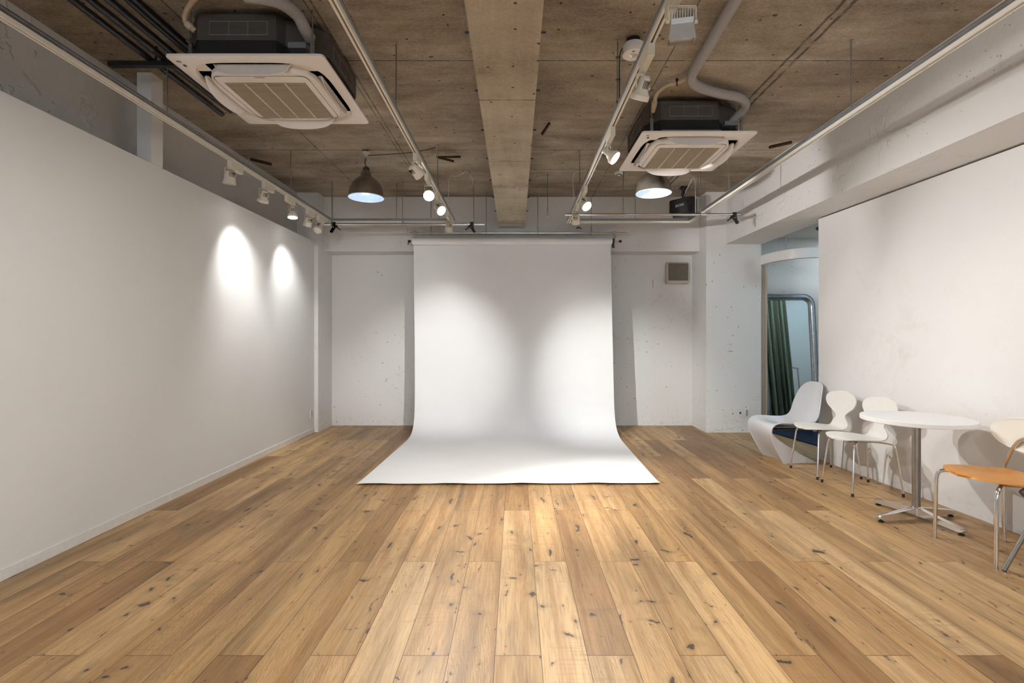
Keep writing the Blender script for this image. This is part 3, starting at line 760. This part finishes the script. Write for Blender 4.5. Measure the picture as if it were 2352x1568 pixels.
wire([(.705, 6.1, 2.862), (.715, 6.12, 3.05), (.71, 6.1, 3.30), (.80, 6.0, 3.312), (.90, 5.8, 3.312)], 'thin white wire rising from the inner right track to the ceiling')
wire([(2.26, 6.26, 2.875), (2.25, 6.26, 3.30), (2.225, 6.4, 3.26), (2.23, 6.6, 3.18)], 'thin white wire running down to the black speaker')
tag(MB().tube([(.14, 5.98, 3.312), (1.2, 5.98, 3.312)], .005, 8).build('conduit', M['ventf']), 'thin beige conduit on the ceiling leading to the smoke detector', 'conduit')

# ------------------------------------------------------------------ small ceiling fittings
t = thing('smoke_detector', 'round white smoke detector on the ceiling beside the smaller air conditioner', 'smoke detector', (1.255, 6.05, CZ))
MB().lathe([(0, 0), (.055, 0), (.057, -.012), (.048, -.026), (.030, -.030), (0, -.030)], 28).build('housing', M['plate'], t)
MB().lathe([(.030, -.029), (.030, -.036), (0, -.036)], 24).build('sensor_ring', M['slot'], t)
MB().lathe([(.024, -.035), (.020, -.044), (0, -.044)], 24).build('sensor_cap', M['plate'], t)
t = thing('emergency_light', 'round cream emergency light on a dark base, beside the inner right track', 'ceiling light', (.795, 3.36, CZ))
MB().lathe([(0, 0), (.045, 0), (.045, -.045), (0, -.045)], 28).build('base', M['bpipe'], t)
MB().lathe([(0, -.040), (.070, -.040), (.074, -.046), (.074, -.105), (.070, -.109), (.026, -.109), (.024, -.100), (0, -.098)], 40).build('drum', M['acwhite'], t)
MB().lathe([(.026, -.1095), (.020, -.100), (0, -.094)], 16).build('reflector', M['chrome'], t)
MB().box(-.02, .0, -.052, -.046, -.1105, -.109).build('marking', M['ink'], t)
for a, bq, label, r in (
    (at(577, 366, 5.40), at(622, 377, 5.32), 'rusty pipe stub sticking out of the ceiling hole near the left track', .016),
    (at(1003, 361, 5.40), at(1058, 360, 5.40), 'straight dark rod lying flat under the ceiling left of the beam', .012),
    (at(1008, 362, 5.38), at(1041, 370, 5.24), 'shorter slanted dark rod stub crossing the straight one left of the beam', .012),
    (at(1262, 283, 4.60), at(1245, 308, 4.70), 'short dark rod stub just right of the concrete beam', .014),
    (at(1817, 327, 5.0), at(1768, 338, 4.95), 'rusty pipe stub sticking out of the ceiling hole near the right beam', .016)):
    a.z = min(a.z, CZ - .006); bq.z = min(bq.z, CZ - .018)
    tag(MB().cyl(a, bq, r, 12).build('pipe_stub', M['rust']), label, 'pipe stub')
hk = MB().cyl((0, 0, 0), (0, 0, -.05), .004, 8).tube(smooth([(0, 0, -.05), (-.018, 0, -.06), (-.02, 0, -.085), (0, 0, -.095), (.012, 0, -.085)], 5), .003, 6)
tag(hk.build('ceiling_hook', M['steel'], None, (-.555, 6.0, CZ)), 'small metal hook on the ceiling left of the concrete beam', 'hook')
tag(MB().cyl((0, 0, 0), (0, 0, -.045), .004, 8).box(-.012, .012, -.01, .01, -.006, 0).box(-.006, .014, -.006, .006, -.06, -.045).build('ceiling_hook', M['steel'], None, (1.21, 5.45, CZ)), 'small metal hook on the ceiling under the lit cream spotlight', 'hook')

# ------------------------------------------------------------------ speaker
t = thing('loudspeaker', 'black wedge shaped loudspeaker hanging from the ceiling in the back right corner', 'speaker', (2.26, 6.62, 3.055))
pol = [(-.195, .07), (-.18, .025), (-.02, -.09), (.045, -.10), (.10, -.07), (.165, .04), (.165, .15), (-.14, .17)]
cab = MB().prism(pol, -.10, .105)
for v in cab.bm.verts:
    k = 1 - .22 * max(0, min(1, (.02 - v.co.x) / .22)) * (1 if v.co.z > 0 else .35)
    v.co.z *= k
cab.build('cabinet', M['speaker'], t)
MB().prism([(-.16, .04), (-.02, -.075), (.05, -.08), (.13, .03), (.13, .13), (-.12, .13)], -.145, -.098).build('cabinet_foot', M['speaker'], t)
dirl = Vector((.16, -.115, 0)).normalized(); nl = Vector((dirl.y, -dirl.x, 0)); nl = nl if nl.y < 0 else -nl
rotm = Matrix((dirl, Vector((0, 0, 1)), nl)).transposed().to_quaternion() @ Quaternion((0, 0, 1), .12)
text('logo', 'BOSE', .044, M['logo'], t, Vector((-.095, -.036, .0)) + nl * .0045, rotm, .35, .0008, 1.15)
MB().lathe([(.036, 0), (.032, .004), (.022, -.006), (.010, -.010), (.008, .002), (0, .004)], 28, (0, 0, 0), Matrix.Translation((.012, -.0965, .03)) @ Matrix.Rotation(-.15, 4, 'Z') @ Matrix.Rotation(PI / 2, 4, 'X')).build('tweeter', M['bpipe'], t)
MB().box(-.06, .02, -.015, .085, .250, .265).prism([(-.045, -.01), (.012, -.01), (.012, .07), (-.045, .07)], .235, .250).tube([(-.02, .03, .09), (-.02, .03, .13), (-.02, .03, .165), (-.02, .03, .20), (-.02, .03, .24)], .02, 12, True, [.03, .022, .03, .018, .03]).build('ceiling_bracket', M['black'], t)

# ------------------------------------------------------------------ wall fittings
t = thing('wall_ventilator', 'grimy square ventilator with brown slats high on the back wall recess', 'ventilator', (2.392, 7.43, 2.268))
MB().box(-.165, .165, -.07, 0, -.16, .16, .014).build('housing', M['ventf'], t)
MB().box(-.135, .155, -.073, -.069, -.115, .135).build('slat_backing', M['slot'], t)
v = MB()
for k in range(15):
    z = -.108 + k * .0168; v.box(-.135, .155, -.082, -.071, z, z + .0115, 0)
v.build('slats', M['vent'], t)
t = thing('wall_mount_junction_box', 'small white junction box left of the square ventilator', 'junction box', (2.085, 7.43, 2.115))
MB().box(-.040, .040, -.03, 0, -.062, .062, .005).build('cover', M['plate'], t)
MB().box(.040, .142, -.012, 0, .018, .032).build('conduit', M['plate'], t)
def plate(x, z, y, w, h, label, kind, cat, name='wall_socket', face=(0, 0), kindmat='plate'):
    t = thing(name, label, cat, (x, y, z))
    MB().box(-w / 2, w / 2, -.010, 0, -h / 2, h / 2, .003).build('cover_plate', M['plate'], t)
    if kind == 'switch':
        MB().box(-.028, .018, -.018, -.009, .004, .042, .002).box(-.028, .018, -.018, -.009, -.042, -.004, .002).build('rocker', M['plate'], t)
        MB().box(-.030, .020, -.020, -.009, -.050, -.044).box(-.030, .020, -.020, -.009, .044, .050).build('rocker_shadow_gap', M['plategrey'], t)
    elif kind == 'hole':
        MB().lathe([(0, 0), (.008, 0), (.008, .003)], 12, (0, 0, 0), Matrix.Translation((0, -.0105, 0)) @ Matrix.Rotation(PI / 2, 4, 'X')).build('port', M['slot'], t)
    elif kind == 'port':
        MB().box(-.012, .012, -.012, -.009, -.014, .014).build('port', M['slot'], t)
    else:
        MB().box(-.016, .016, -.0125, -.009, -.042, .042).build('socket_insert', M['plategrey'], t)
        s_ = MB()
        for dz in (-.022, .022):
            for dx in (-.006, .006): s_.box(dx - .001, dx + .001, -.0132, -.012, dz - .006, dz + .006)
        s_.build('pin_hole', M['slot'], t)
    sc_ = MB()
    for dz in (-h * .4, h * .4): sc_.cyl((0, -.0112, dz), (0, -.009, dz), .003, 8)
    sc_.build('screw', M['ink'], t)
    return t
plate(2.97, 1.172, 6.88, .092, .12, 'white double light switch at chest height on the column', 'switch', 'light switch', 'light_switch')
plate(2.992, .262, 6.88, .074, .118, 'leftmost of three low wall plates on the column, with one round hole', 'hole', 'wall plate', 'wall_plate')
plate(3.098, .272, 6.88, .074, .118, 'middle of three low wall plates on the column, with a dark square port', 'port', 'wall plate', 'wall_plate')
plate(3.188, .272, 6.88, .074, .118, 'double socket with a grey insert, rightmost of three low plates on the column', 'socket', 'wall socket')
t = plate(0, 0, 0, .072, .118, 'white wall socket low on the far end of the left partition', 'socket', 'wall socket')
t.location = (-2.7885, 6.80, .275); t.rotation_euler = (0, 0, PI / 2 - .005)

# ------------------------------------------------------------------ chairs
def catmull1(tab, n):
    pts = smooth([(a, b, 0) for a, b in tab], n); return [(p.x, p.y) for p in pts]
def ant_chair(x, y, rz, label):
    t = thing('plywood_chair', label, 'chair', (x, y, 0), rz, 'white bent plywood chairs by the right wall')
    # (x, z, halfwidth) along the middle line, facing -x
    key = [(-.235, .432, .0), (-.233, .434, .075), (-.222, .438, .125), (-.195, .443, .168), (-.14, .444, .196), (-.06, .441, .205), (.01, .437, .192), (.065, .434, .160), (.105, .434, .130), (.135, .441, .118), (.152, .460, .114), (.160, .485, .108), (.163, .512, .090), (.166, .540, .064), (.169, .570, .070), (.172, .600, .112), (.175, .635, .168), (.178, .665, .196), (.181, .70, .210), (.184, .735, .203), (.187, .765, .168), (.189, .785, .115), (.190, .795, .060), (.190, .798, .0)]
    rows = []
    K = [Vector(k) for k in key]; S = smooth(K, 4)
    for p in S:
        w = max(.0008, p.z); zc = p.y; xc = p.x; row = []
        back = max(0, min(1, (zc - .47) / .1))
        for j in range(15):
            u = -1 + 2 * j / 14
            dz = (.012 * abs(u) ** 2 * (w / .2)) * (1 - back); dx = -.016 * back * (u * u) * (w / .2)
            row.append((xc + dx, w * u, zc + dz))
        rows.append(row)
    MB().shell(rows, .009).build('seat_shell', M['chairw'], t)
    # chrome legs
    for sx_, sy_ in ((-1, -1), (-1, 1), (1, -1), (1, 1)):
        ft = Vector((sx_ * .208, sy_ * .208, .0))
        pts = [(sx_ * .03, sy_ * .012, .418), (sx_ * .10, sy_ * .09, .420), (sx_ * .150, sy_ * .148, .418), (sx_ * .166, sy_ * .166, .405), (sx_ * .174, sy_ * .174, .37), (ft.x, ft.y, .022)]
        lg = MB().tube([Vector(p) for p in pts[:2]] + smooth(pts[1:5], 4)[1:] + [Vector(pts[5])], .0075, 12).build('leg', M['chrome'], t)
        MB().tube([(ft.x * .995, ft.y * .995, .026), (ft.x, ft.y, 0)], .0105, 12).build('rubber_foot', M['black'], lg)
    MB().box(-.075, .075, -.06, .06, .412, .428, .004).box(-.11, -.08, -.015, .015, .405, .43, .003).box(.08, .11, -.015, .015, .405, .43, .003).build('mounting_plate', M['brushed'], t)
    return t
ant_chair(2.985, 4.815, .04, 'white plywood chair with chrome legs standing next to the glossy curved chair')
ant_chair(2.985, 4.31, -.01, 'white plywood chair with chrome legs standing behind the round white table')

def panton():
    t = thing('cantilever_chair', 'glossy white one piece curved plastic chair in front of the mirror', 'chair', (2.925, 5.375, 0), math.radians(2))
    # centre line (x,z), half width, edge lift (dx,dz) relative to centre
    key = [((.318, .835), .03, (0, 0)), ((.317, .828), .095, (-.006, 0)), ((.312, .80), .150, (-.022, 0)), ((.300, .74), .190, (-.045, .0)), ((.282, .66), .215, (-.055, .0)), ((.255, .57), .232, (-.050, .01)),
           ((.215, .48), .240, (-.030, .02)), ((.160, .415), .245, (-.010, .035)), ((.085, .385), .248, (0, .045)), ((.0, .38), .250, (0, .050)), ((-.10, .392), .250, (0, .044)), ((-.19, .405), .250, (0, .034)),
           ((-.250, .400), .248, (-.008, .022)), ((-.280, .370), .243, (-.020, .008)), ((-.278, .31), .236, (-.024, 0)), ((-.255, .245), .228, (-.028, 0)), ((-.215, .17), .220, (-.034, 0)), ((-.165, .09), .212, (-.040, 0)), ((-.105, .0), .205, (-.045, 0))]
    rows = []
    def ip(a, b, u): return a + (b - a) * u
    dense = smooth([(k[0][0], k[0][1], k[1]) for k in key], 5); lift = smooth([(k[2][0], k[2][1], 0) for k in key], 5)
    for p, l in zip(dense, lift):
        row = []
        for j in range(21):
            u = -1 + 2 * j / 20; e = abs(u) ** 2.4
            row.append((p.x + l.x * e, p.z * u, max(0, p.y + l.y * e)))
        rows.append(row)
    s = MB().shell(rows, .010)
    # side skirts sweeping back to the floor
    for sy in (-1, 1):
        edge = [Vector(r[0] if sy < 0 else r[-1]) for r in rows if (r[0][2] < .335 and r[0][0] < 0)]
        R = []
        for e in edge:
            q = 1 - e.z / .335; back = .012 + .355 * max(0, q) ** 1.25
            R.append([Vector((e.x + back * j / 8, e.y - sy * .028 * math.sin(j / 8 * PI * .9) * q - sy * .012 * j / 8, e.z)) for j in range(9)])
        s.shell(R, .008 * sy)
    s.build('seat_shell', M['panton'], t)
panton()

# orange seated tube chair
t = thing('tube_chair', 'chair with an orange veneer seat, chrome tube frame and cream backrest', 'chair', (2.94, 3.035, 0), math.radians(-3.3))
key = [(-.235, .466, .0), (-.230, .468, .09), (-.205, .472, .155), (-.15, .470, .205), (-.07, .464, .232), (.02, .460, .228), (.10, .462, .200), (.155, .468, .15), (.18, .474, .09), (.186, .476, .0)]
rows = []
for p in smooth(key, 5):
    w = max(.0008, p.z); rows.append([(p.x, w * (-1 + 2 * j / 14), p.y + .004 * (-1 + 2 * j / 14) ** 2 - .004 * max(0, 1 - ((-1 + 2 * j / 14)) ** 2)) for j in range(15)])
MB().shell(rows, .011).build('seat', M['orange'], t)
for sy_ in (-1, 1):
    pts = [(-.10, sy_ * .13, .448), (-.15, sy_ * .185, .450), (-.185, sy_ * .212, .435), (-.198, sy_ * .218, .39), (-.204, sy_ * .222, .0)]
    MB().tube(smooth(pts[:4], 5) + [Vector(pts[4])], .011, 14).build('leg', M['chrome'], t)
    MB().cyl((.196, sy_ * .185, .0), (.190, sy_ * .185, .44), .011, 14).build('leg', M['chrome'], t)
lp = [(.190, .185, .44), (.190, .175, .485), (.188, .145, .55), (.185, .110, .62), (.182, .060, .675), (.180, 0, .695)]
full = smooth(lp + [(x, -y, z) for x, y, z in lp[-2::-1]], 6)
MB().tube(full, .0105, 14).build('back_tube', M['chrome'], t)
MB().tube([(.19, .185, .447), (.10, .15, .447), (-.10, .13, .447)], .008, 10).tube([(.19, -.185, .447), (.10, -.15, .447), (-.10, -.13, .447)], .008, 10).tube([(.0, .14, .446), (0, -.14, .446)], .008, 10).build('under_frame', M['chrome'], t)
rows = []
for i in range(21):
    a = -1 + 2 * i / 20; z = .705 + .115 * a
    w = .282 * (max(0, 1 - abs(a) ** 2.2)) ** .55 * (1.0 if a > 0 else 1 - .12 * abs(a)) + .001
    rows.append([(.215 + .012 * a - .016 * (-1 + 2 * j / 16) ** 2, w * (-1 + 2 * j / 16), z) for j in range(17)])
o = MB().shell(rows, .009).build('backrest', M['creamback'], t); o['label'] = 'cream backrest'

# black chair at the picture edge
t = thing('padded_chair', 'black seated chair with splayed dark legs cut off by the right picture edge', 'chair', (2.985, 2.62, 0), math.radians(-90))
MB().lathe([(0, .425), (.20, .425), (.232, .436), (.240, .448), (.232, .458), (.19, .462), (0, .456)], 40).build('seat', M['blackseat'], t)
for sx_, sy_ in ((-1, -1), (-1, 1), (1, -1), (1, 1)):
    lg = MB().tube([(sx_ * .09, sy_ * .11, .43), (sx_ * .165, sy_ * .255, .012)], .0115, 12).build('leg', M['brushed'], t)
    MB().lathe([(0, 0), (.018, 0), (.018, .006), (.011, .012)], 14, (sx_ * .165, sy_ * .255, 0)).build('foot', M['chrome'], lg)
rows = []
for i in range(13):
    a = -1 + 2 * i / 12; w = .20 * (1 - abs(a) ** 2.5) ** .5 + .001
    rows.append([(.20 + .03 * a - .03 * (-1 + 2 * j / 12) ** 2, w * (-1 + 2 * j / 12), .68 + .10 * a) for j in range(13)])
MB().shell(rows, .02).build('backrest', M['blackseat'], t)
MB().cyl((.12, .1, .43), (.20, .1, .66), .009, 10).cyl((.12, -.1, .43), (.20, -.1, .66), .009, 10).build('back_support', M['brushed'], t)

# round table
t = thing('round_table', 'small round white pedestal table with a four armed steel base', 'table', (2.895, 3.60, 0), math.radians(8))
MB().lathe([(0, .705 + .0), (.336, .705), (.339, .708), (.339, .732), (.336, .735), (0, .735)], 72).build('tabletop', M['table'], t)
MB().cyl((0, 0, .085), (0, 0, .701), .0265, 28).build('column', M['brushed'], t)
MB().lathe([(.10, .701), (.10, .705)], 24).box(-.11, .11, -.02, .02, .697, .705).build('top_plate', M['brushed'], t)
MB().lathe([(0, .030), (.034, .030), (.036, .05), (.036, .088), (.030, .094), (0, .094)], 28).build('hub', M['chrome'], t)
for k in range(4):
    a = k * PI / 2 + math.radians(3); m = Matrix.Rotation(a, 4, 'Z'); b = MB()
    pr_ = [(.02, .030), (.30, .020), (.320, .022), (.327, .034), (.315, .050), (.20, .062), (.02, .090)]
    b.prism(pr_, -.020, .020, m @ Matrix.Rotation(PI / 2, 4, 'X'))
    bmesh.ops.bevel(b.bm, geom=b.bm.edges[:], offset=.003, segments=1, affect='EDGES')
    arm = b.build('base_arm', M['chrome'], t)
    MB().lathe([(0, 0), (.018, 0), (.018, .010), (.008, .012), (.008, .024), (0, .024)], 16, (.303 * math.cos(a), .303 * math.sin(a), 0)).build('levelling_foot', M['black'], arm)

# ------------------------------------------------------------------ side room: rail, curtains, mirror, rug, rack
rl = smooth([(3.445, 7.35, 0), (3.43, 7.1, 0), (3.405, 6.86, 0), (3.425, 6.60, 0), (3.50, 6.40, 0), (3.62, 6.29, 0), (3.80, 6.235, 0), (4.1, 6.215, 0), (4.6, 6.215, 0), (5.28, 6.215, 0)], 6)
t = thing('curtain_rail', 'curved white curtain rail hanging over the side room opening', 'curtain rail')
rows = [[(p.x, p.y, 2.312 + .124 * j / 3) for j in range(4)] for p in rl]
MB().shell(rows, .022).build('fascia', M['rail'], t)
MB().tube([(p.x + .015, p.y + .025, 2.318) for p in rl], .008, 8).build('runner_track', M['ventf'], t)
MB().cyl((3.49, 6.43, 2.43), (3.49, 6.43, 2.79), .006, 8).cyl((4.5, 6.23, 2.43), (4.5, 6.23, 2.79), .006, 8).build('hanging_rod', M['steel'], t)
def curtain(path, z0, z1, amp, waves, mat, name, label, flare=0.0):
    P = smooth([(x, y, 0) for x, y in path], 30); n = len(P); rows = []
    for i, p in enumerate(P):
        u = i / (n - 1); d = (P[min(i + 1, n - 1)] - P[max(i - 1, 0)]).normalized(); nr = Vector((-d.y, d.x, 0))
        row = []
        for j in range(12):
            v = j / 11; a = amp * (.5 + .7 * v)
            o = a * math.sin(u * waves * 2 * PI + .6 * math.sin(v * 2.2 + u * 5)) + a * .35 * math.sin(u * waves * 4.7 * PI + 1 + v)
            q = p + nr * o + d * (flare * v * (u - .5))
            row.append((q.x, q.y, z1 + (z0 - z1) * v))
        rows.append(row)
    return tag(MB().shell(rows, .003).build(name, mat), label, 'curtain')
curtain([(3.425, 6.93), (3.46, 6.935), (3.497, 6.93)], .03, 2.315, .014, 2, M['beige'], 'curtain', 'narrow beige curtain gathered beside the white column')
curtain([(4.02, 6.24), (4.30, 6.25), (4.53, 6.24)], .03, 2.31, .035, 7, M['green'], 'curtain', 'sage green curtain seen reflected in the leaning mirror')
# leaning mirror
la = math.radians(5.0)
t = thing('floor_mirror', 'tall leaning mirror with rounded corners and a fluted silver frame', 'mirror', (3.955, 7.13, .015))
t.rotation_euler = (-la, 0, 0)
def rrect(w, h, r, n=10):
    pts = []
    for cx_, cz_, a0 in ((w - r, h - r, 0), (-w + r, h - r, 90), (-w + r, -h + r, 180), (w - r, -h + r, 270)):
        for k in range(n + 1):
            a = math.radians(a0 + 90 * k / n); pts.append((cx_ + r * math.cos(a), cz_ + r * math.sin(a)))
    return pts
Hm, Wm = .97, .415
fr_ = MB(); bm = fr_.bm; rings = []
for off_, y, in ((0, .0), (0, -.022), (.010, -.036), (.020, -.030), (.026, -.030), (.040, -.046), (.056, -.046), (.068, -.030), (.074, -.026), (.082, -.032), (.092, -.026), (.096, -.010)):
    rings.append([bm.verts.new((x, y, Hm + z)) for x, z in rrect(Wm - off_, Hm - off_, max(.05, .17 - off_ * .9))])
for i in range(len(rings) - 1):
    n_ = len(rings[i])
    for k in range(n_):
        f_ = bm.faces.new((rings[i][k], rings[i][(k + 1) % n_], rings[i + 1][(k + 1) % n_], rings[i + 1][k])); f_.smooth = True
fr_.build('frame', M['mframe'], t)
g = MB(); g.bm.faces.new([g.bm.verts.new((x, -.008, Hm + z)) for x, z in rrect(Wm - .09, Hm - .09, .09)])
g.build('mirror_glass', M['mirror'], t)
MB().prism([(x, z + Hm) for x, z in rrect(Wm - .002, Hm - .002, .168)], 0, .006, Matrix.Rotation(PI / 2, 4, 'X')).build('backing', M['black'], t)
rg = MB().prism([(3.70, 5.55), (5.1, 5.65), (5.1, 7.02), (3.50, 7.0)], .001, .012)
tag(rg.build('rug', M['rug']), 'dark navy blue rug on the floor in front of the mirror', 'rug')
t = thing('garment_rack', 'low steel garment rack seen reflected in the mirror', 'garment rack', (4.86, 5.62, 0), math.radians(-38))
MB().cyl((-.28, 0, 1.06), (.28, 0, 1.06), .012, 12).build('top_bar', M['steel'], t)
for sx_ in (-1, 1):
    MB().cyl((sx_ * .24, 0, .03), (sx_ * .24, 0, 1.06), .012, 12).build('post', M['steel'], t)
    MB().cyl((sx_ * .24, -.2, .02), (sx_ * .24, .2, .02), .012, 12).build('foot_bar', M['steel'], t)
g = thing('ceiling_grille', 'dark slatted grille on the side room ceiling', 'grille', (4.22, 6.62, 2.79))
MB().box(-.17, .5, -.10, .10, -.03, 0).build('frame', M['acbody'], g)
v = MB()
for k in range(7): v.box(-.16, .49, -.09 + k * .028, -.078 + k * .028, -.038, -.03)
v.build('slats', M['black'], g)

# ------------------------------------------------------------------ lights
def area(name, loc, target, sx_, sy_, e, col):
    L = bpy.data.lights.new(name, 'AREA'); L.shape = 'RECTANGLE'; L.size = sx_; L.size_y = sy_; L.energy = e; L.color = col
    o = bpy.data.objects.new(name, L); COL.objects.link(o); o.location = loc
    o.rotation_mode = 'QUATERNION'; o.rotation_quaternion = (Vector(target) - Vector(loc)).to_track_quat('-Z', 'Y'); return o
area('added_window_fill', (0, YB + .02, 1.8), (0, 3, 1.9), 4.4, 1.7, 50, (.84, .92, 1))  # broad frontal fill added in the made-up window opening
L = bpy.data.lights.new('side_room_lamp', 'AREA'); L.shape = 'DISK'; L.size = .4; L.energy = 12; L.color = (.60, .84, 1)
o = bpy.data.objects.new('side_room_lamp', L); COL.objects.link(o); o.location = (4.35, 5.2, 2.77)
L = bpy.data.lights.new('curtain_fill', 'AREA'); L.shape = 'DISK'; L.size = .25; L.energy = 6; L.color = (.80, .92, 1)  # added fill to brighten the green curtain in the mirror
o = bpy.data.objects.new('curtain_fill', L); COL.objects.link(o); o.location = (4.95, 6.8, 2.77)
# spots added out of view as room fill, without any fixture
for x, y, tx, ty, tz, e in ((XML, -.6, -1.3, 2.0, 0, 140), (XMR, -.6, 1.3, 2.0, 0, 140), (XL, -.4, -1.6, 1.5, 0, 50), (XML, .9, -2.75, 2.6, .9, 75), (-1.0, 2.0, -2.76, 4.4, 1.0, 12), (XMR, .2, 2.91, 2.7, 2.9, 26), (XR, -.4, 1.5, 2.0, 0, 40), (XMR, .6, .35, 3.2, 0, 120), (XR, 1.3, 3.3, 2.9, .8, 22)):
    lamp('SPOT', 'light_room', (x, y, 2.65), Vector((tx - x, ty - y, tz - 2.65)), e, NEU, 78, 1, .04)
lamp('SPOT', 'light_room', (XML, .4, 2.65), Vector((-2.05, 7.4, 1.5)) - Vector((XML, .4, 2.65)), 150, NEU, 30, 1, .04)  # one more added fill, aimed at the back left wall
w = bpy.data.worlds.new('World'); SC.world = w; w.use_nodes = True
w.node_tree.nodes['Background'].inputs[0].default_value = (.75, .85, 1, 1); w.node_tree.nodes['Background'].inputs[1].default_value = .6

# ------------------------------------------------------------------ camera
cd = bpy.data.cameras.new('camera'); cam = bpy.data.objects.new('camera', cd); COL.objects.link(cam)
cam.location = (0, 0, HC); cam.rotation_euler = (PI / 2, 0, 0)
cd.sensor_width = 36; cd.sensor_fit = 'HORIZONTAL'; cd.lens = F / 2352 * 36
cd.shift_x = -(VX - 1176) / 2352; cd.shift_y = (VY - 784) / 2352
cd.clip_start = .05; cd.clip_end = 60
SC.camera = cam
vs = SC.view_settings; vs.view_transform = 'Standard'; vs.look = 'None'; vs.gamma = 1; vs.use_curve_mapping = False
vs.exposure = 0.66
cy = SC.cycles
cy.use_adaptive_sampling = True; cy.adaptive_threshold = .045; cy.adaptive_min_samples = 12
cy.use_light_tree = False; cy.use_auto_tile = False; cy.max_bounces = 6; cy.diffuse_bounces = 3; cy.glossy_bounces = 3; cy.transmission_bounces = 0; cy.volume_bounces = 0; cy.transparent_max_bounces = 1
cy.caustics_reflective = False; cy.caustics_refractive = False; cy.blur_glossy = .6; cy.sample_clamp_indirect = 6
cy.use_denoising = True; cy.time_limit = 1150
